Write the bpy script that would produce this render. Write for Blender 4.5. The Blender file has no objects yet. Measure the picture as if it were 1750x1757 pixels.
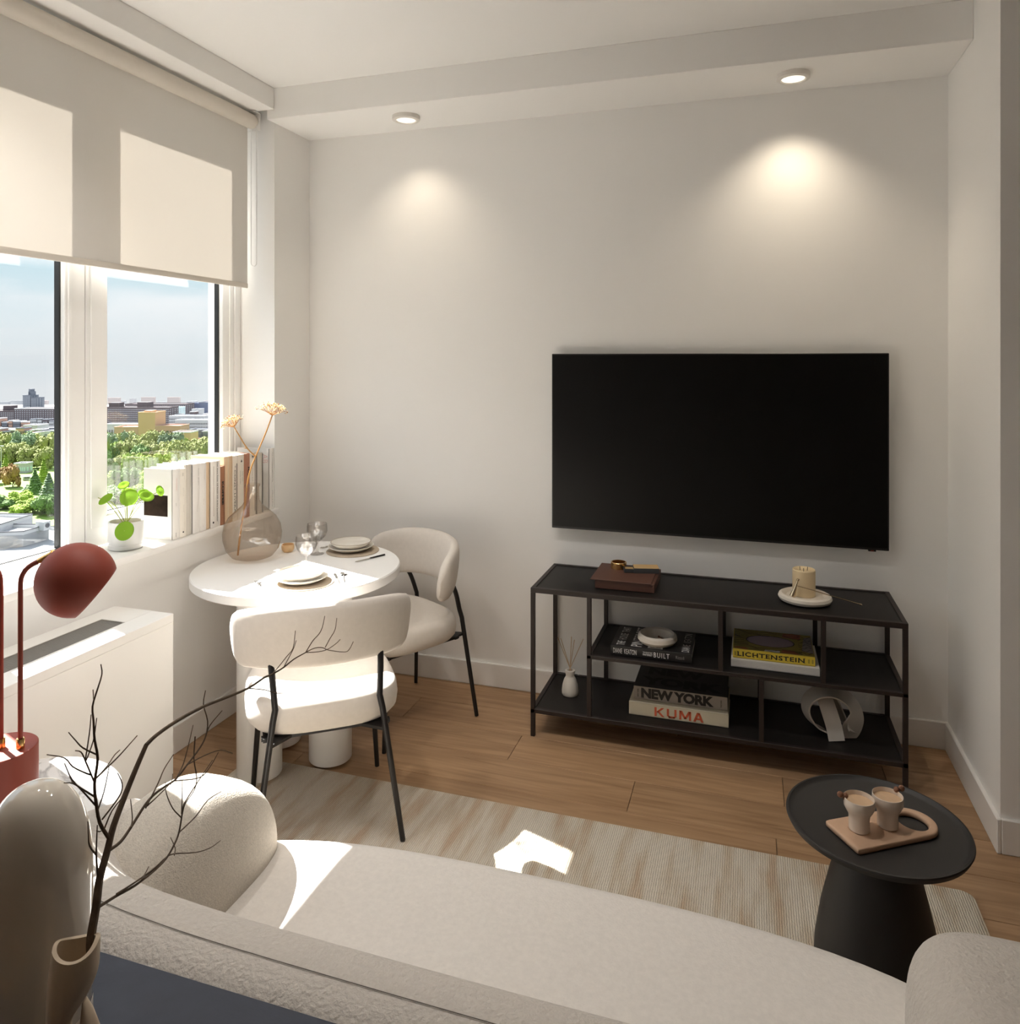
import bpy, bmesh, math, random
from math import sin, cos, pi, radians, atan2, sqrt, hypot
from mathutils import Vector, Matrix, noise
S = bpy.context.scene
COL = S.collection
random.seed(7)

# ------------------------------------------------------------------ camera, sky, sun, exposure
IW, IH = 1750.0, 1757.0
HOR, VX, FPX = 617.0, 1286.5, 1288.57
YAW = math.atan((VX - IW/2)/FPX)
H = 1.62
cam = bpy.data.cameras.new('camera'); camo = bpy.data.objects.new('camera', cam); COL.objects.link(camo)
camo.location = (0, 0, H); camo.rotation_euler = (pi/2, 0, YAW)
cam.sensor_fit = 'VERTICAL'; cam.sensor_height = 24.0; cam.lens = FPX/IH*24.0
cam.shift_y = -(IH/2 - HOR)/IH
cam.clip_start = 0.05; cam.clip_end = 6000
S.camera = camo
FWD = Vector((-sin(YAW), cos(YAW), 0)); RGT = Vector((cos(YAW), sin(YAW), 0))
def ray(u, v): return FWD + RGT*((u-IW/2)/FPX) - Vector((0, 0, 1))*((v-HOR)/FPX)
def at(u, v, d): return Vector((0, 0, H)) + ray(u, v)*d          # a measured point at depth d
def on(u, v, x=None, y=None, z=None):                            # a measured point on a known plane
    r = ray(u, v)
    k = x/r.x if x is not None else y/r.y if y is not None else (z-H)/r.z
    return Vector((0, 0, H)) + r*k

S.view_settings.view_transform = 'Standard'; S.view_settings.look = 'None'
S.view_settings.gamma = 1.0; S.view_settings.use_curve_mapping = False
S.view_settings.exposure = 1.76
try:
    S.cycles.use_denoising = True; S.cycles.denoiser = 'OPENIMAGEDENOISE'
    S.cycles.max_bounces = 10; S.cycles.diffuse_bounces = 6; S.cycles.glossy_bounces = 4
    S.cycles.transmission_bounces = 6; S.cycles.transparent_max_bounces = 24
    S.cycles.caustics_reflective = False; S.cycles.caustics_refractive = False
    S.cycles.sample_clamp_indirect = 8.0
except Exception: pass

SUN_DIR = Vector((1.0, -0.345, -1.086)).normalized()
sun = bpy.data.lights.new('sun', 'SUN'); sun.energy = 12.0; sun.angle = radians(0.5); sun.color = (1.0, 0.97, 0.93)
suno = bpy.data.objects.new('sun', sun); COL.objects.link(suno)
suno.rotation_euler = SUN_DIR.to_track_quat('-Z', 'Y').to_euler(); suno.location = (-20, 9, 25)

SKY = 0.282
W = bpy.data.worlds.new('sky'); S.world = W; W.use_nodes = True
nt = W.node_tree; nt.nodes.clear()
tc = nt.nodes.new('ShaderNodeTexCoord'); sx = nt.nodes.new('ShaderNodeSeparateXYZ')
cr = nt.nodes.new('ShaderNodeValToRGB'); nz = nt.nodes.new('ShaderNodeTexNoise'); mp = nt.nodes.new('ShaderNodeMapping')
mx = nt.nodes.new('ShaderNodeMixRGB'); rp = nt.nodes.new('ShaderNodeValToRGB')
bg = nt.nodes.new('ShaderNodeBackground'); wo = nt.nodes.new('ShaderNodeOutputWorld')
L = nt.links.new
L(tc.outputs['Generated'], sx.inputs[0]); L(sx.outputs['Z'], cr.inputs[0])
e = cr.color_ramp.elements
e[0].position = 0.0; e[0].color = (0.82, 0.88, 0.915, 1); e[1].position = 1.0; e[1].color = (0.62, 0.78, 1.0, 1)
for p, c in ((0.05, (0.78, 0.86, 0.90, 1)), (0.13, (0.48, 0.68, 0.76, 1)), (0.5, (0.60, 0.76, 0.95, 1))):
    q = e.new(p); q.color = c
mp.inputs['Scale'].default_value = (3.0, 3.0, 14.0)
L(tc.outputs['Generated'], mp.inputs[0]); L(mp.outputs[0], nz.inputs['Vector']); nz.inputs['Scale'].default_value = 1.3; nz.inputs['Detail'].default_value = 6
rp.color_ramp.elements[0].position = 0.42; rp.color_ramp.elements[1].position = 0.62
L(nz.outputs['Fac'], rp.inputs[0]); L(rp.outputs[0], mx.inputs['Fac']); L(cr.outputs[0], mx.inputs[1]); mx.inputs[2].default_value = (0.88, 0.91, 0.935, 1)
# hazy bright sky: luminance rises from the horizon to three times as much overhead (the standard overcast law)
lum = nt.nodes.new('ShaderNodeMath'); lum.operation = 'MULTIPLY_ADD'; clz = nt.nodes.new('ShaderNodeMath'); clz.operation = 'MAXIMUM'; clz.inputs[1].default_value = 0.0
L(sx.outputs['Z'], clz.inputs[0]); L(clz.outputs[0], lum.inputs[0]); lum.inputs[1].default_value = 2.0*SKY; lum.inputs[2].default_value = SKY; L(lum.outputs[0], bg.inputs[1])
L(mx.outputs[0], bg.inputs[0]); L(bg.outputs[0], wo.inputs[0])

por = bpy.data.lights.new('window_portal', 'AREA'); por.shape = 'RECTANGLE'; por.size = 2.6; por.size_y = 1.9; por.cycles.is_portal = True
poro = bpy.data.objects.new('window_portal', por); COL.objects.link(poro)
poro.location = (-2.62, 1.93, 1.82); poro.rotation_euler = (0, -pi/2, 0); poro.rotation_euler = Vector((1, 0, 0)).to_track_quat('-Z', 'Y').to_euler()

# ------------------------------------------------------------------ helpers
def mat(name, col, rough=0.6, metal=0.0, bump=None, var=None, spec=0.5, coat=0.0, objvar=0.0, sheen=0.0):
    m = bpy.data.materials.new(name); m.use_nodes = True
    n = m.node_tree; b = n.nodes['Principled BSDF']
    b.inputs['Base Color'].default_value = (*col, 1); b.inputs['Roughness'].default_value = rough
    b.inputs['Metallic'].default_value = metal; b.inputs['Specular IOR Level'].default_value = spec
    if coat: b.inputs['Coat Weight'].default_value = coat; b.inputs['Coat Roughness'].default_value = 0.05
    if sheen: b.inputs['Sheen Weight'].default_value = sheen
    t = n.nodes.new('ShaderNodeTexCoord')
    if var:                                    # (scale, amount)
        z = n.nodes.new('ShaderNodeTexNoise'); z.inputs['Scale'].default_value = var[0]; z.inputs['Detail'].default_value = 4
        n.links.new(t.outputs['Object'], z.inputs['Vector'])
        hs = n.nodes.new('ShaderNodeHueSaturation'); mr = n.nodes.new('ShaderNodeMapRange')
        mr.inputs[1].default_value = 0.25; mr.inputs[2].default_value = 0.75
        mr.inputs[3].default_value = 1-var[1]; mr.inputs[4].default_value = 1+var[1]
        n.links.new(z.outputs['Fac'], mr.inputs[0]); n.links.new(mr.outputs[0], hs.inputs['Value'])
        hs.inputs['Color'].default_value = (*col, 1)
        last = hs
        if objvar:
            oi = n.nodes.new('ShaderNodeObjectInfo'); h2 = n.nodes.new('ShaderNodeHueSaturation'); m2 = n.nodes.new('ShaderNodeMapRange')
            m2.inputs[3].default_value = 1-objvar; m2.inputs[4].default_value = 1+objvar
            n.links.new(oi.outputs['Random'], m2.inputs[0]); n.links.new(m2.outputs[0], h2.inputs['Value']); n.links.new(hs.outputs[0], h2.inputs['Color']); last = h2
        n.links.new(last.outputs[0], b.inputs['Base Color'])
    if bump:                                   # (scale, strength, distance)
        z = n.nodes.new('ShaderNodeTexNoise'); z.inputs['Scale'].default_value = bump[0]; z.inputs['Detail'].default_value = 3
        n.links.new(t.outputs['Object'], z.inputs['Vector'])
        bp = n.nodes.new('ShaderNodeBump'); bp.inputs['Strength'].default_value = bump[1]; bp.inputs['Distance'].default_value = bump[2]
        n.links.new(z.outputs['Fac'], bp.inputs['Height']); n.links.new(bp.outputs[0], b.inputs['Normal'])
    return m

class MB:
    def __init__(self): self.bm = bmesh.new(); self.mi = 0
    def _new(self, vs, fs):
        V = [self.bm.verts.new(v) for v in vs]; out = []
        for f in fs:
            try:
                q = self.bm.faces.new([V[i] for i in f]); q.material_index = self.mi; out.append(q)
            except ValueError: pass
        return V, out
    def box(self, a, b, bev=0.0, seg=2, M=None):
        x0, y0, z0 = [min(p, q) for p, q in zip(a, b)]; x1, y1, z1 = [max(p, q) for p, q in zip(a, b)]
        vs = [(x0,y0,z0),(x1,y0,z0),(x1,y1,z0),(x0,y1,z0),(x0,y0,z1),(x1,y0,z1),(x1,y1,z1),(x0,y1,z1)]
        if M: vs = [M @ Vector(v) for v in vs]
        V, F = self._new(vs, [(0,3,2,1),(4,5,6,7),(0,1,5,4),(1,2,6,5),(2,3,7,6),(3,0,4,7)])
        if bev:
            E = {e for f in F for e in f.edges}
            r = bmesh.ops.bevel(self.bm, geom=list(E), offset=bev, segments=seg, affect='EDGES', profile=0.5)
            for f in r['faces']: f.material_index = self.mi
        return self
    def lathe(self, prof, n=32, c=(0, 0, 0), M=None, cap=True):   # prof: [(r, z)]
        rings = []; c = Vector(c)
        for r, z in prof:
            if r < 1e-6: ring = [Vector((0, 0, z))]
            else: ring = [Vector((r*cos(2*pi*i/n), r*sin(2*pi*i/n), z)) for i in range(n)]
            rings.append([self.bm.verts.new((M @ p if M else p) + c) for p in ring])
        for A, B in zip(rings, rings[1:]):
            if len(A) == 1 and len(B) == 1: continue
            for i in range(n):
                j = (i+1) % n
                f = (A[0], B[j], B[i]) if len(A) == 1 else (A[i], A[j], B[0]) if len(B) == 1 else (A[i], A[j], B[j], B[i])
                try: self.bm.faces.new(f).material_index = self.mi
                except ValueError: pass
        if cap:
            for R_, rev in ((rings[0], True), (rings[-1], False)):
                if len(R_) > 2:
                    try: self.bm.faces.new(R_[::-1] if rev else R_).material_index = self.mi
                    except ValueError: pass
        return self
    def tube(self, pts, r, n=8, cap=True, flat=1.0, up=None):     # r: number or list
        pts = [Vector(p) for p in pts]; N = len(pts); rr = r if isinstance(r, (list, tuple)) else [r]*N
        ref = Vector(up) if up else None; rings = []
        for i, p in enumerate(pts):
            t = (pts[min(i+1, N-1)] - pts[max(i-1, 0)]).normalized()
            if ref is None: ref = Vector((0, 0, 1)) if abs(t.z) < 0.9 else Vector((1, 0, 0))
            s = t.cross(ref); s = s.normalized() if s.length > 1e-6 else t.orthogonal().normalized()
            u = s.cross(t).normalized(); ref = u
            rings.append([self.bm.verts.new(p + s*(rr[i]*cos(2*pi*k/n)) + u*(rr[i]*flat*sin(2*pi*k/n))) for k in range(n)])
        for A, B in zip(rings, rings[1:]):
            for k in range(n):
                j = (k+1) % n; self.bm.faces.new((A[k], A[j], B[j], B[k])).material_index = self.mi
        if cap:
            self.bm.faces.new(rings[0][::-1]).material_index = self.mi; self.bm.faces.new(rings[-1]).material_index = self.mi
        return self
    def loft(self, rings, close=False, cap=True):
        R_ = [[self.bm.verts.new(p) for p in r] for r in rings]; n = len(R_[0])
        prs = list(zip(R_, R_[1:])) + ([(R_[-1], R_[0])] if close else [])
        for A, B in prs:
            for k in range(n):
                j = (k+1) % n
                try: self.bm.faces.new((A[k], A[j], B[j], B[k])).material_index = self.mi
                except ValueError: pass
        if cap and not close:
            for q in (R_[0][::-1], R_[-1]):
                try: self.bm.faces.new(q).material_index = self.mi
                except ValueError: pass
        return self
    def prism(self, poly, z0, z1, bev=0.0, seg=2):                # poly in xy
        n = len(poly)
        vs = [(x, y, z0) for x, y in poly] + [(x, y, z1) for x, y in poly]
        V, F = self._new(vs, [tuple(range(n))[::-1], tuple(range(n, 2*n))] + [(i, (i+1) % n, n+(i+1) % n, n+i) for i in range(n)])
        if bev:
            E = [e for e in F[0].edges] + [e for e in F[1].edges]
            r = bmesh.ops.bevel(self.bm, geom=E, offset=bev, segments=seg, affect='EDGES', profile=0.5)
            for f in r['faces']: f.material_index = self.mi
        return self
    def ball(self, c, r, sub=1, M=None):
        r = (r, r, r) if not isinstance(r, (tuple, list)) else r
        q = bmesh.ops.create_icosphere(self.bm, subdivisions=sub, radius=1.0)
        for v in q['verts']:
            p = Vector((v.co.x*r[0], v.co.y*r[1], v.co.z*r[2])); v.co = (M @ p if M else p) + Vector(c)
        for f in {f for v in q['verts'] for f in v.link_faces}: f.material_index = self.mi
        return self
    def sell(self, c, r, e1, e2, n=20, m=40, M=None):             # superellipsoid
        s = lambda v, e: math.copysign(abs(v)**e, v); rings = []
        for i in range(1, n):
            a = -pi/2 + pi*i/n
            rings.append([Vector((r[0]*s(cos(a), e1)*s(cos(2*pi*j/m), e2), r[1]*s(cos(a), e1)*s(sin(2*pi*j/m), e2), r[2]*s(sin(a), e1))) for j in range(m)])
        tr = lambda p: (M @ p if M else p) + Vector(c)
        R_ = [[self.bm.verts.new(tr(p)) for p in q] for q in rings]
        b = self.bm.verts.new(tr(Vector((0, 0, -r[2])))); t = self.bm.verts.new(tr(Vector((0, 0, r[2]))))
        for A, B in zip(R_, R_[1:]):
            for k in range(m): self.bm.faces.new((A[k], A[(k+1) % m], B[(k+1) % m], B[k]))
        for k in range(m):
            self.bm.faces.new((b, R_[0][(k+1) % m], R_[0][k])); self.bm.faces.new((t, R_[-1][k], R_[-1][(k+1) % m]))
        return self
    def build(self, name, m, parent=None, world=True, sharp=35, kind=None, weld=False):
        bm = self.bm
        if weld: bmesh.ops.remove_doubles(bm, verts=bm.verts, dist=1e-5)
        off = wloc(parent) if (parent is not None and world) else Vector((0, 0, 0))
        if parent is not None and world:
            for v in bm.verts: v.co -= off
        bmesh.ops.recalc_face_normals(bm, faces=bm.faces)
        for f in bm.faces: f.smooth = True
        for ed in bm.edges:
            if len(ed.link_faces) == 2 and ed.calc_face_angle(0) > radians(sharp): ed.smooth = False
        me = bpy.data.meshes.new(name); bm.to_mesh(me); bm.free()
        for mm in (m if isinstance(m, (list, tuple)) else [m]): me.materials.append(mm)
        o = bpy.data.objects.new(name, me); COL.objects.link(o)
        if parent is not None: o.parent = parent
        if kind: o['kind'] = kind
        return o
def wloc(o):
    v = Vector((0, 0, 0))
    while o is not None: v = v + o.location; o = o.parent
    return v
def tag(o, label=None, cat=None, group=None, kind=None):
    for k, v in (('label', label), ('category', cat), ('group', group), ('kind', kind)):
        if v: o[k] = v
    return o
def thing(name, label, cat, loc=(0, 0, 0), rz=0, group=None):
    o = bpy.data.objects.new(name, None); COL.objects.link(o); o.empty_display_size = 0.05
    o.location = loc; o.rotation_euler = (0, 0, rz)
    return tag(o, label, cat, group)
def copy_tree(o, parent=None):
    c = o.copy(); COL.objects.link(c); c.parent = parent
    for ch in list(o.children): copy_tree(ch, c)
    return c
def bx(name, a, b, m, parent=None, bev=0.0, kind=None, seg=2): return MB().box(a, b, bev, seg).build(name, m, parent, kind=kind)
def struct(name, mb, m): return mb.build(name, m, kind='structure')
def curve(ctrl, n=8, closed=False):                               # Catmull-Rom through points
    P = [Vector(p) for p in ctrl]; N = len(P); out = []
    rng = range(N if closed else N-1)
    for i in rng:
        p0 = P[(i-1) % N] if closed or i > 0 else P[0]*2-P[1]
        p1 = P[i]; p2 = P[(i+1) % N]
        p3 = P[(i+2) % N] if closed or i+2 < N else P[-1]*2-P[-2]
        for k in range(n):
            t = k/n
            out.append(0.5*((2*p1)+(p2-p0)*t+(2*p0-5*p1+4*p2-p3)*t*t+(3*p1-p0-3*p2+p3)*t**3))
    if not closed: out.append(P[-1])
    return out
DG = None
def text(s, m, origin, xdir, ydir, w, h, parent, name='lettering', fat=0.0, spacing=1.0):
    """flat printed lettering fitted to a w x h field whose lower left corner is origin"""
    cu = bpy.data.curves.new('t', 'FONT'); cu.body = s; cu.size = 1.0; cu.offset = fat; cu.resolution_u = 3; cu.space_character = spacing
    to = bpy.data.objects.new('t', cu); COL.objects.link(to)
    bpy.context.view_layer.update()
    me = bpy.data.meshes.new_from_object(to.evaluated_get(bpy.context.evaluated_depsgraph_get()))
    bpy.data.objects.remove(to); bpy.data.curves.remove(cu)
    xs = [v.co.x for v in me.vertices]; ys = [v.co.y for v in me.vertices]
    if not xs: return None
    x0, x1, y0, y1 = min(xs), max(xs), min(ys), max(ys)
    X = Vector(xdir).normalized(); Y = Vector(ydir).normalized(); Z = X.cross(Y); O = Vector(origin) - wloc(parent)
    for v in me.vertices:
        v.co = O + X*((v.co.x-x0)/(x1-x0)*w) + Y*((v.co.y-y0)/(y1-y0)*h) + Z*0.0006
    me.name = name; me.materials.clear(); me.materials.append(m)
    o = bpy.data.objects.new(name, me); COL.objects.link(o); o.parent = parent
    return o

# ------------------------------------------------------------------ materials
M = {}
M['wall'] = mat('wall_paint', (0.90, 0.888, 0.866), 0.75, bump=(180, 0.04, 0.002), spec=0.25)
M['ceil'] = mat('ceiling_paint', (0.885, 0.873, 0.85), 0.8, spec=0.2)
M['walldim'] = mat('bounce_cutting_wall_paint', (0.36, 0.33, 0.30), 0.8)  # unseen walls given a darker tone to hold down bounce light
M['trim'] = mat('white_trim', (0.84, 0.825, 0.80), 0.4)
M['winframe'] = mat('window_frame_white', (0.84, 0.83, 0.81), 0.35)
M['gasket'] = mat('black_gasket', (0.015, 0.014, 0.013), 0.6)
M['white'] = mat('white_lacquer', (0.82, 0.80, 0.77), 0.35)
M['tablewhite'] = mat('white_table', (0.85, 0.84, 0.825), 0.45)
M['radiator'] = mat('radiator_enamel', (0.82, 0.81, 0.785), 0.4)
M['dark'] = mat('dark_slot', (0.02, 0.019, 0.018), 0.6)
M['slat'] = mat('grille_slat', (0.34, 0.325, 0.30), 0.5)
M['black'] = mat('black_metal', (0.012, 0.010, 0.0095), 0.42, spec=0.4)
M['console'] = mat('console_brown_black', (0.026, 0.018, 0.016), 0.45, spec=0.35, bump=(300, 0.03, 0.001))
M['consoletop'] = mat('console_panel_black', (0.011, 0.009, 0.008), 0.5, spec=0.3, bump=(260, 0.05, 0.001))
M['screen'] = mat('tv_screen', (0.004, 0.0037, 0.0034), 0.35, spec=0.2)
M['bezel'] = mat('tv_bezel', (0.006, 0.006, 0.006), 0.4)
M['brass'] = mat('brass', (0.78, 0.50, 0.20), 0.22, metal=1.0)
M['silver'] = mat('steel', (0.62, 0.60, 0.57), 0.2, metal=1.0)
M['red'] = mat('terracotta_red', (0.27, 0.054, 0.034), 0.55, spec=0.3)
M['chairfab'] = mat('chair_fabric', (0.66, 0.61, 0.555), 0.85, bump=(420, 0.25, 0.001), var=(60, 0.03), spec=0.15, sheen=0.15)
M['sofa'] = mat('sofa_boucle', (0.56, 0.515, 0.465), 0.9, bump=(120, 0.7, 0.006), var=(120, 0.05), spec=0.1, sheen=0.25)
M['sofaseat'] = mat('sofa_seat_felt', (0.70, 0.66, 0.615), 0.9, bump=(200, 0.35, 0.003), var=(90, 0.05), spec=0.1, sheen=0.2)
M['linen'] = mat('bolster_linen', (0.58, 0.53, 0.46), 0.9, bump=(330, 0.8, 0.003), var=(170, 0.11), spec=0.1)
M['seam'] = mat('seam_thread', (0.16, 0.14, 0.12), 0.9)
M['coffee'] = mat('charcoal_coffee_table', (0.022, 0.020, 0.019), 0.55, bump=(200, 0.05, 0.001))
M['taupe'] = mat('glossy_taupe_glaze', (0.74, 0.68, 0.59), 0.06, coat=0.6)
M['vaseclay'] = mat('sand_clay', (0.66, 0.54, 0.40), 0.7, bump=(160, 0.15, 0.002))
M['twig'] = mat('brown_twig', (0.125, 0.085, 0.055), 0.75, var=(80, 0.3), bump=(220, 0.4, 0.002))
M['greyoak'] = mat('slate_blue_console', (0.036, 0.043, 0.064), 0.55, bump=(120, 0.1, 0.002), var=(30, 0.08), spec=0.3)
M['ceramic'] = mat('cream_ceramic', (0.76, 0.71, 0.64), 0.3)
M['plate'] = mat('off_white_plate', (0.72, 0.68, 0.61), 0.35)
M['platerim'] = mat('plate_rim', (0.40, 0.33, 0.25), 0.5)
M['mat'] = mat('placemat_weave', (0.46, 0.38, 0.29), 0.9, bump=(300, 0.4, 0.002), var=(120, 0.08))
M['beech'] = mat('pinkish_beech', (0.55, 0.36, 0.24), 0.5, var=(25, 0.06))
M['cup'] = mat('cup_glaze', (0.74, 0.64, 0.55), 0.22)
M['latte'] = mat('milky_coffee', (0.62, 0.43, 0.27), 0.3, var=(60, 0.08))
M['nut'] = mat('brown_bead', (0.22, 0.10, 0.055), 0.7, bump=(300, 0.6, 0.003), var=(200, 0.2))
M['wax'] = mat('cream_wax', (0.80, 0.64, 0.40), 0.5)
M['wick'] = mat('wick', (0.05, 0.04, 0.03), 0.9)
M['stoneplate'] = mat('cream_plaster', (0.72, 0.66, 0.58), 0.6, var=(40, 0.05))
M['leatherbox'] = mat('brown_leather', (0.105, 0.045, 0.030), 0.55, bump=(220, 0.2, 0.001))
M['kraft'] = mat('kraft_card', (0.55, 0.37, 0.17), 0.6)
M['slatecard'] = mat('slate_card', (0.05, 0.055, 0.06), 0.6)
M['paper'] = mat('page_paper', (0.78, 0.74, 0.67), 0.8, var=(90, 0.04))
M['inkblack'] = mat('black_ink', (0.012, 0.011, 0.010), 0.6)
M['inkwhite'] = mat('white_ink', (0.80, 0.78, 0.75), 0.6)
M['inkgrey'] = mat('grey_ink', (0.28, 0.26, 0.25), 0.7)
M['inkorange'] = mat('orange_ink', (0.68, 0.13, 0.055), 0.6)
M['inkpink'] = mat('pink_ink', (0.72, 0.50, 0.46), 0.7)
M['bookblack'] = mat('black_cover', (0.014, 0.012, 0.012), 0.45)
M['bookcream'] = mat('cream_cover', (0.66, 0.59, 0.44), 0.6)
M['booktan'] = mat('tan_cover', (0.66, 0.50, 0.34), 0.7)
M['bookbrown'] = mat('brown_cover', (0.33, 0.155, 0.085), 0.6)
M['bookterra'] = mat('terracotta_cover', (0.42, 0.20, 0.13), 0.6)
M['bookwhite'] = mat('white_cover', (0.80, 0.775, 0.74), 0.55)
M['bookivory'] = mat('ivory_cover', (0.79, 0.74, 0.66), 0.55)
M['bookgrey'] = mat('stone_cover', (0.60, 0.56, 0.50), 0.6)
M['yellow'] = mat('yellow_print', (0.72, 0.54, 0.055), 0.45)
M['olive'] = mat('mustard_print', (0.36, 0.29, 0.05), 0.5)
M['lilac'] = mat('lilac_print', (0.42, 0.32, 0.37), 0.5)
M['rust'] = mat('rust_print', (0.42, 0.13, 0.04), 0.5)
M['silverprint'] = mat('brown_photo_print', (0.026, 0.016, 0.011), 0.8, var=(30, 0.5), spec=0.1)
M['newgrey'] = mat('warm_grey_spine', (0.36, 0.32, 0.28), 0.6)
M['newdark'] = mat('dark_grey_cover', (0.045, 0.042, 0.042), 0.6)
M['soil'] = mat('bark_soil', (0.11, 0.06, 0.035), 0.95, bump=(90, 1.0, 0.01), var=(60, 0.5))
M['pot'] = mat('white_pot', (0.66, 0.66, 0.645), 0.3)
M['stem'] = mat('green_stem', (0.33, 0.38, 0.10), 0.5)
M['drystem'] = mat('dry_stem', (0.44, 0.22, 0.06), 0.7)
M['floret'] = mat('cream_floret', (0.80, 0.64, 0.36), 0.8)
M['floretdark'] = mat('brown_floret', (0.32, 0.14, 0.05), 0.8)
M['wood'] = mat('light_wood_bowl', (0.74, 0.50, 0.27), 0.5, var=(50, 0.08))
M['reed'] = mat('reed_stick', (0.58, 0.42, 0.27), 0.8)
M['gold'] = mat('pale_gold', (0.68, 0.55, 0.38), 0.25, metal=1.0)
M['knot'] = mat('grey_white_ceramic', (0.60, 0.565, 0.52), 0.6)
M['knob'] = mat('downlight_white', (0.78, 0.75, 0.70), 0.5)

def emit(name, col, s):
    m = bpy.data.materials.new(name); m.use_nodes = True; n = m.node_tree; n.nodes.clear()
    e_ = n.nodes.new('ShaderNodeEmission'); e_.inputs[0].default_value = (*col, 1); e_.inputs[1].default_value = s
    o = n.nodes.new('ShaderNodeOutputMaterial'); n.links.new(e_.outputs[0], o.inputs[0]); return m
M['lamp'] = emit('lamp_diffuser', (1.0, 0.88, 0.70), 0.45)
def thin_glass(name, tint, edge, ior=1.45, facing=0.35):
    """thin clear glass: straight-through tint, mirror reflection by Fresnel, darker towards the rim"""
    m = bpy.data.materials.new(name); m.use_nodes = True; n = m.node_tree; n.nodes.clear()
    tr = n.nodes.new('ShaderNodeBsdfTransparent'); gl = n.nodes.new('ShaderNodeBsdfGlossy'); gl.inputs['Roughness'].default_value = 0.0
    fr = n.nodes.new('ShaderNodeFresnel'); ge = n.nodes.new('ShaderNodeNewGeometry'); mi = n.nodes.new('ShaderNodeMix')
    mi.inputs[2].default_value = ior; mi.inputs[3].default_value = 1.0/ior; n.links.new(ge.outputs['Backfacing'], mi.inputs[0]); n.links.new(mi.outputs[0], fr.inputs[0])
    lw = n.nodes.new('ShaderNodeLayerWeight'); lw.inputs[0].default_value = facing
    mc = n.nodes.new('ShaderNodeMixRGB'); mc.inputs[1].default_value = (*tint, 1); mc.inputs[2].default_value = (*edge, 1)
    mxs = n.nodes.new('ShaderNodeMixShader'); o = n.nodes.new('ShaderNodeOutputMaterial')
    n.links.new(lw.outputs['Facing'], mc.inputs[0]); n.links.new(mc.outputs[0], tr.inputs[0])
    n.links.new(fr.outputs[0], mxs.inputs[0]); n.links.new(tr.outputs[0], mxs.inputs[1]); n.links.new(gl.outputs[0], mxs.inputs[2])
    n.links.new(mxs.outputs[0], o.inputs[0]); return m
M['pane'] = thin_glass('window_glass', (0.99, 0.995, 0.995), (0.97, 0.985, 0.985))
M['glass'] = thin_glass('clear_glass', (0.99, 0.985, 0.98), (0.35, 0.33, 0.31), 1.8, 0.12)
M['water'] = thin_glass('water', (0.98, 0.98, 0.975), (0.85, 0.84, 0.83), 1.33, 0.2)
M['smoke'] = thin_glass('smoked_glass', (0.95, 0.90, 0.845), (0.50, 0.40, 0.30), 1.75, 0.16)
def translucent(name, col, f):
    m = bpy.data.materials.new(name); m.use_nodes = True; n = m.node_tree; n.nodes.clear()
    d = n.nodes.new('ShaderNodeBsdfDiffuse'); t = n.nodes.new('ShaderNodeBsdfTranslucent'); mxs = n.nodes.new('ShaderNodeMixShader'); o = n.nodes.new('ShaderNodeOutputMaterial')
    d.inputs[0].default_value = (*col, 1); t.inputs[0].default_value = (*col, 1); mxs.inputs[0].default_value = f
    n.links.new(d.outputs[0], mxs.inputs[1]); n.links.new(t.outputs[0], mxs.inputs[2]); n.links.new(mxs.outputs[0], o.inputs[0]); return m
M['blind'] = translucent('blind_fabric', (0.84, 0.81, 0.765), 0.215)
M['leaf'] = translucent('pilea_leaf', (0.20, 0.36, 0.035), 0.30)
M['rail'] = mat('blind_rail', (0.72, 0.665, 0.59), 0.5)

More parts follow.
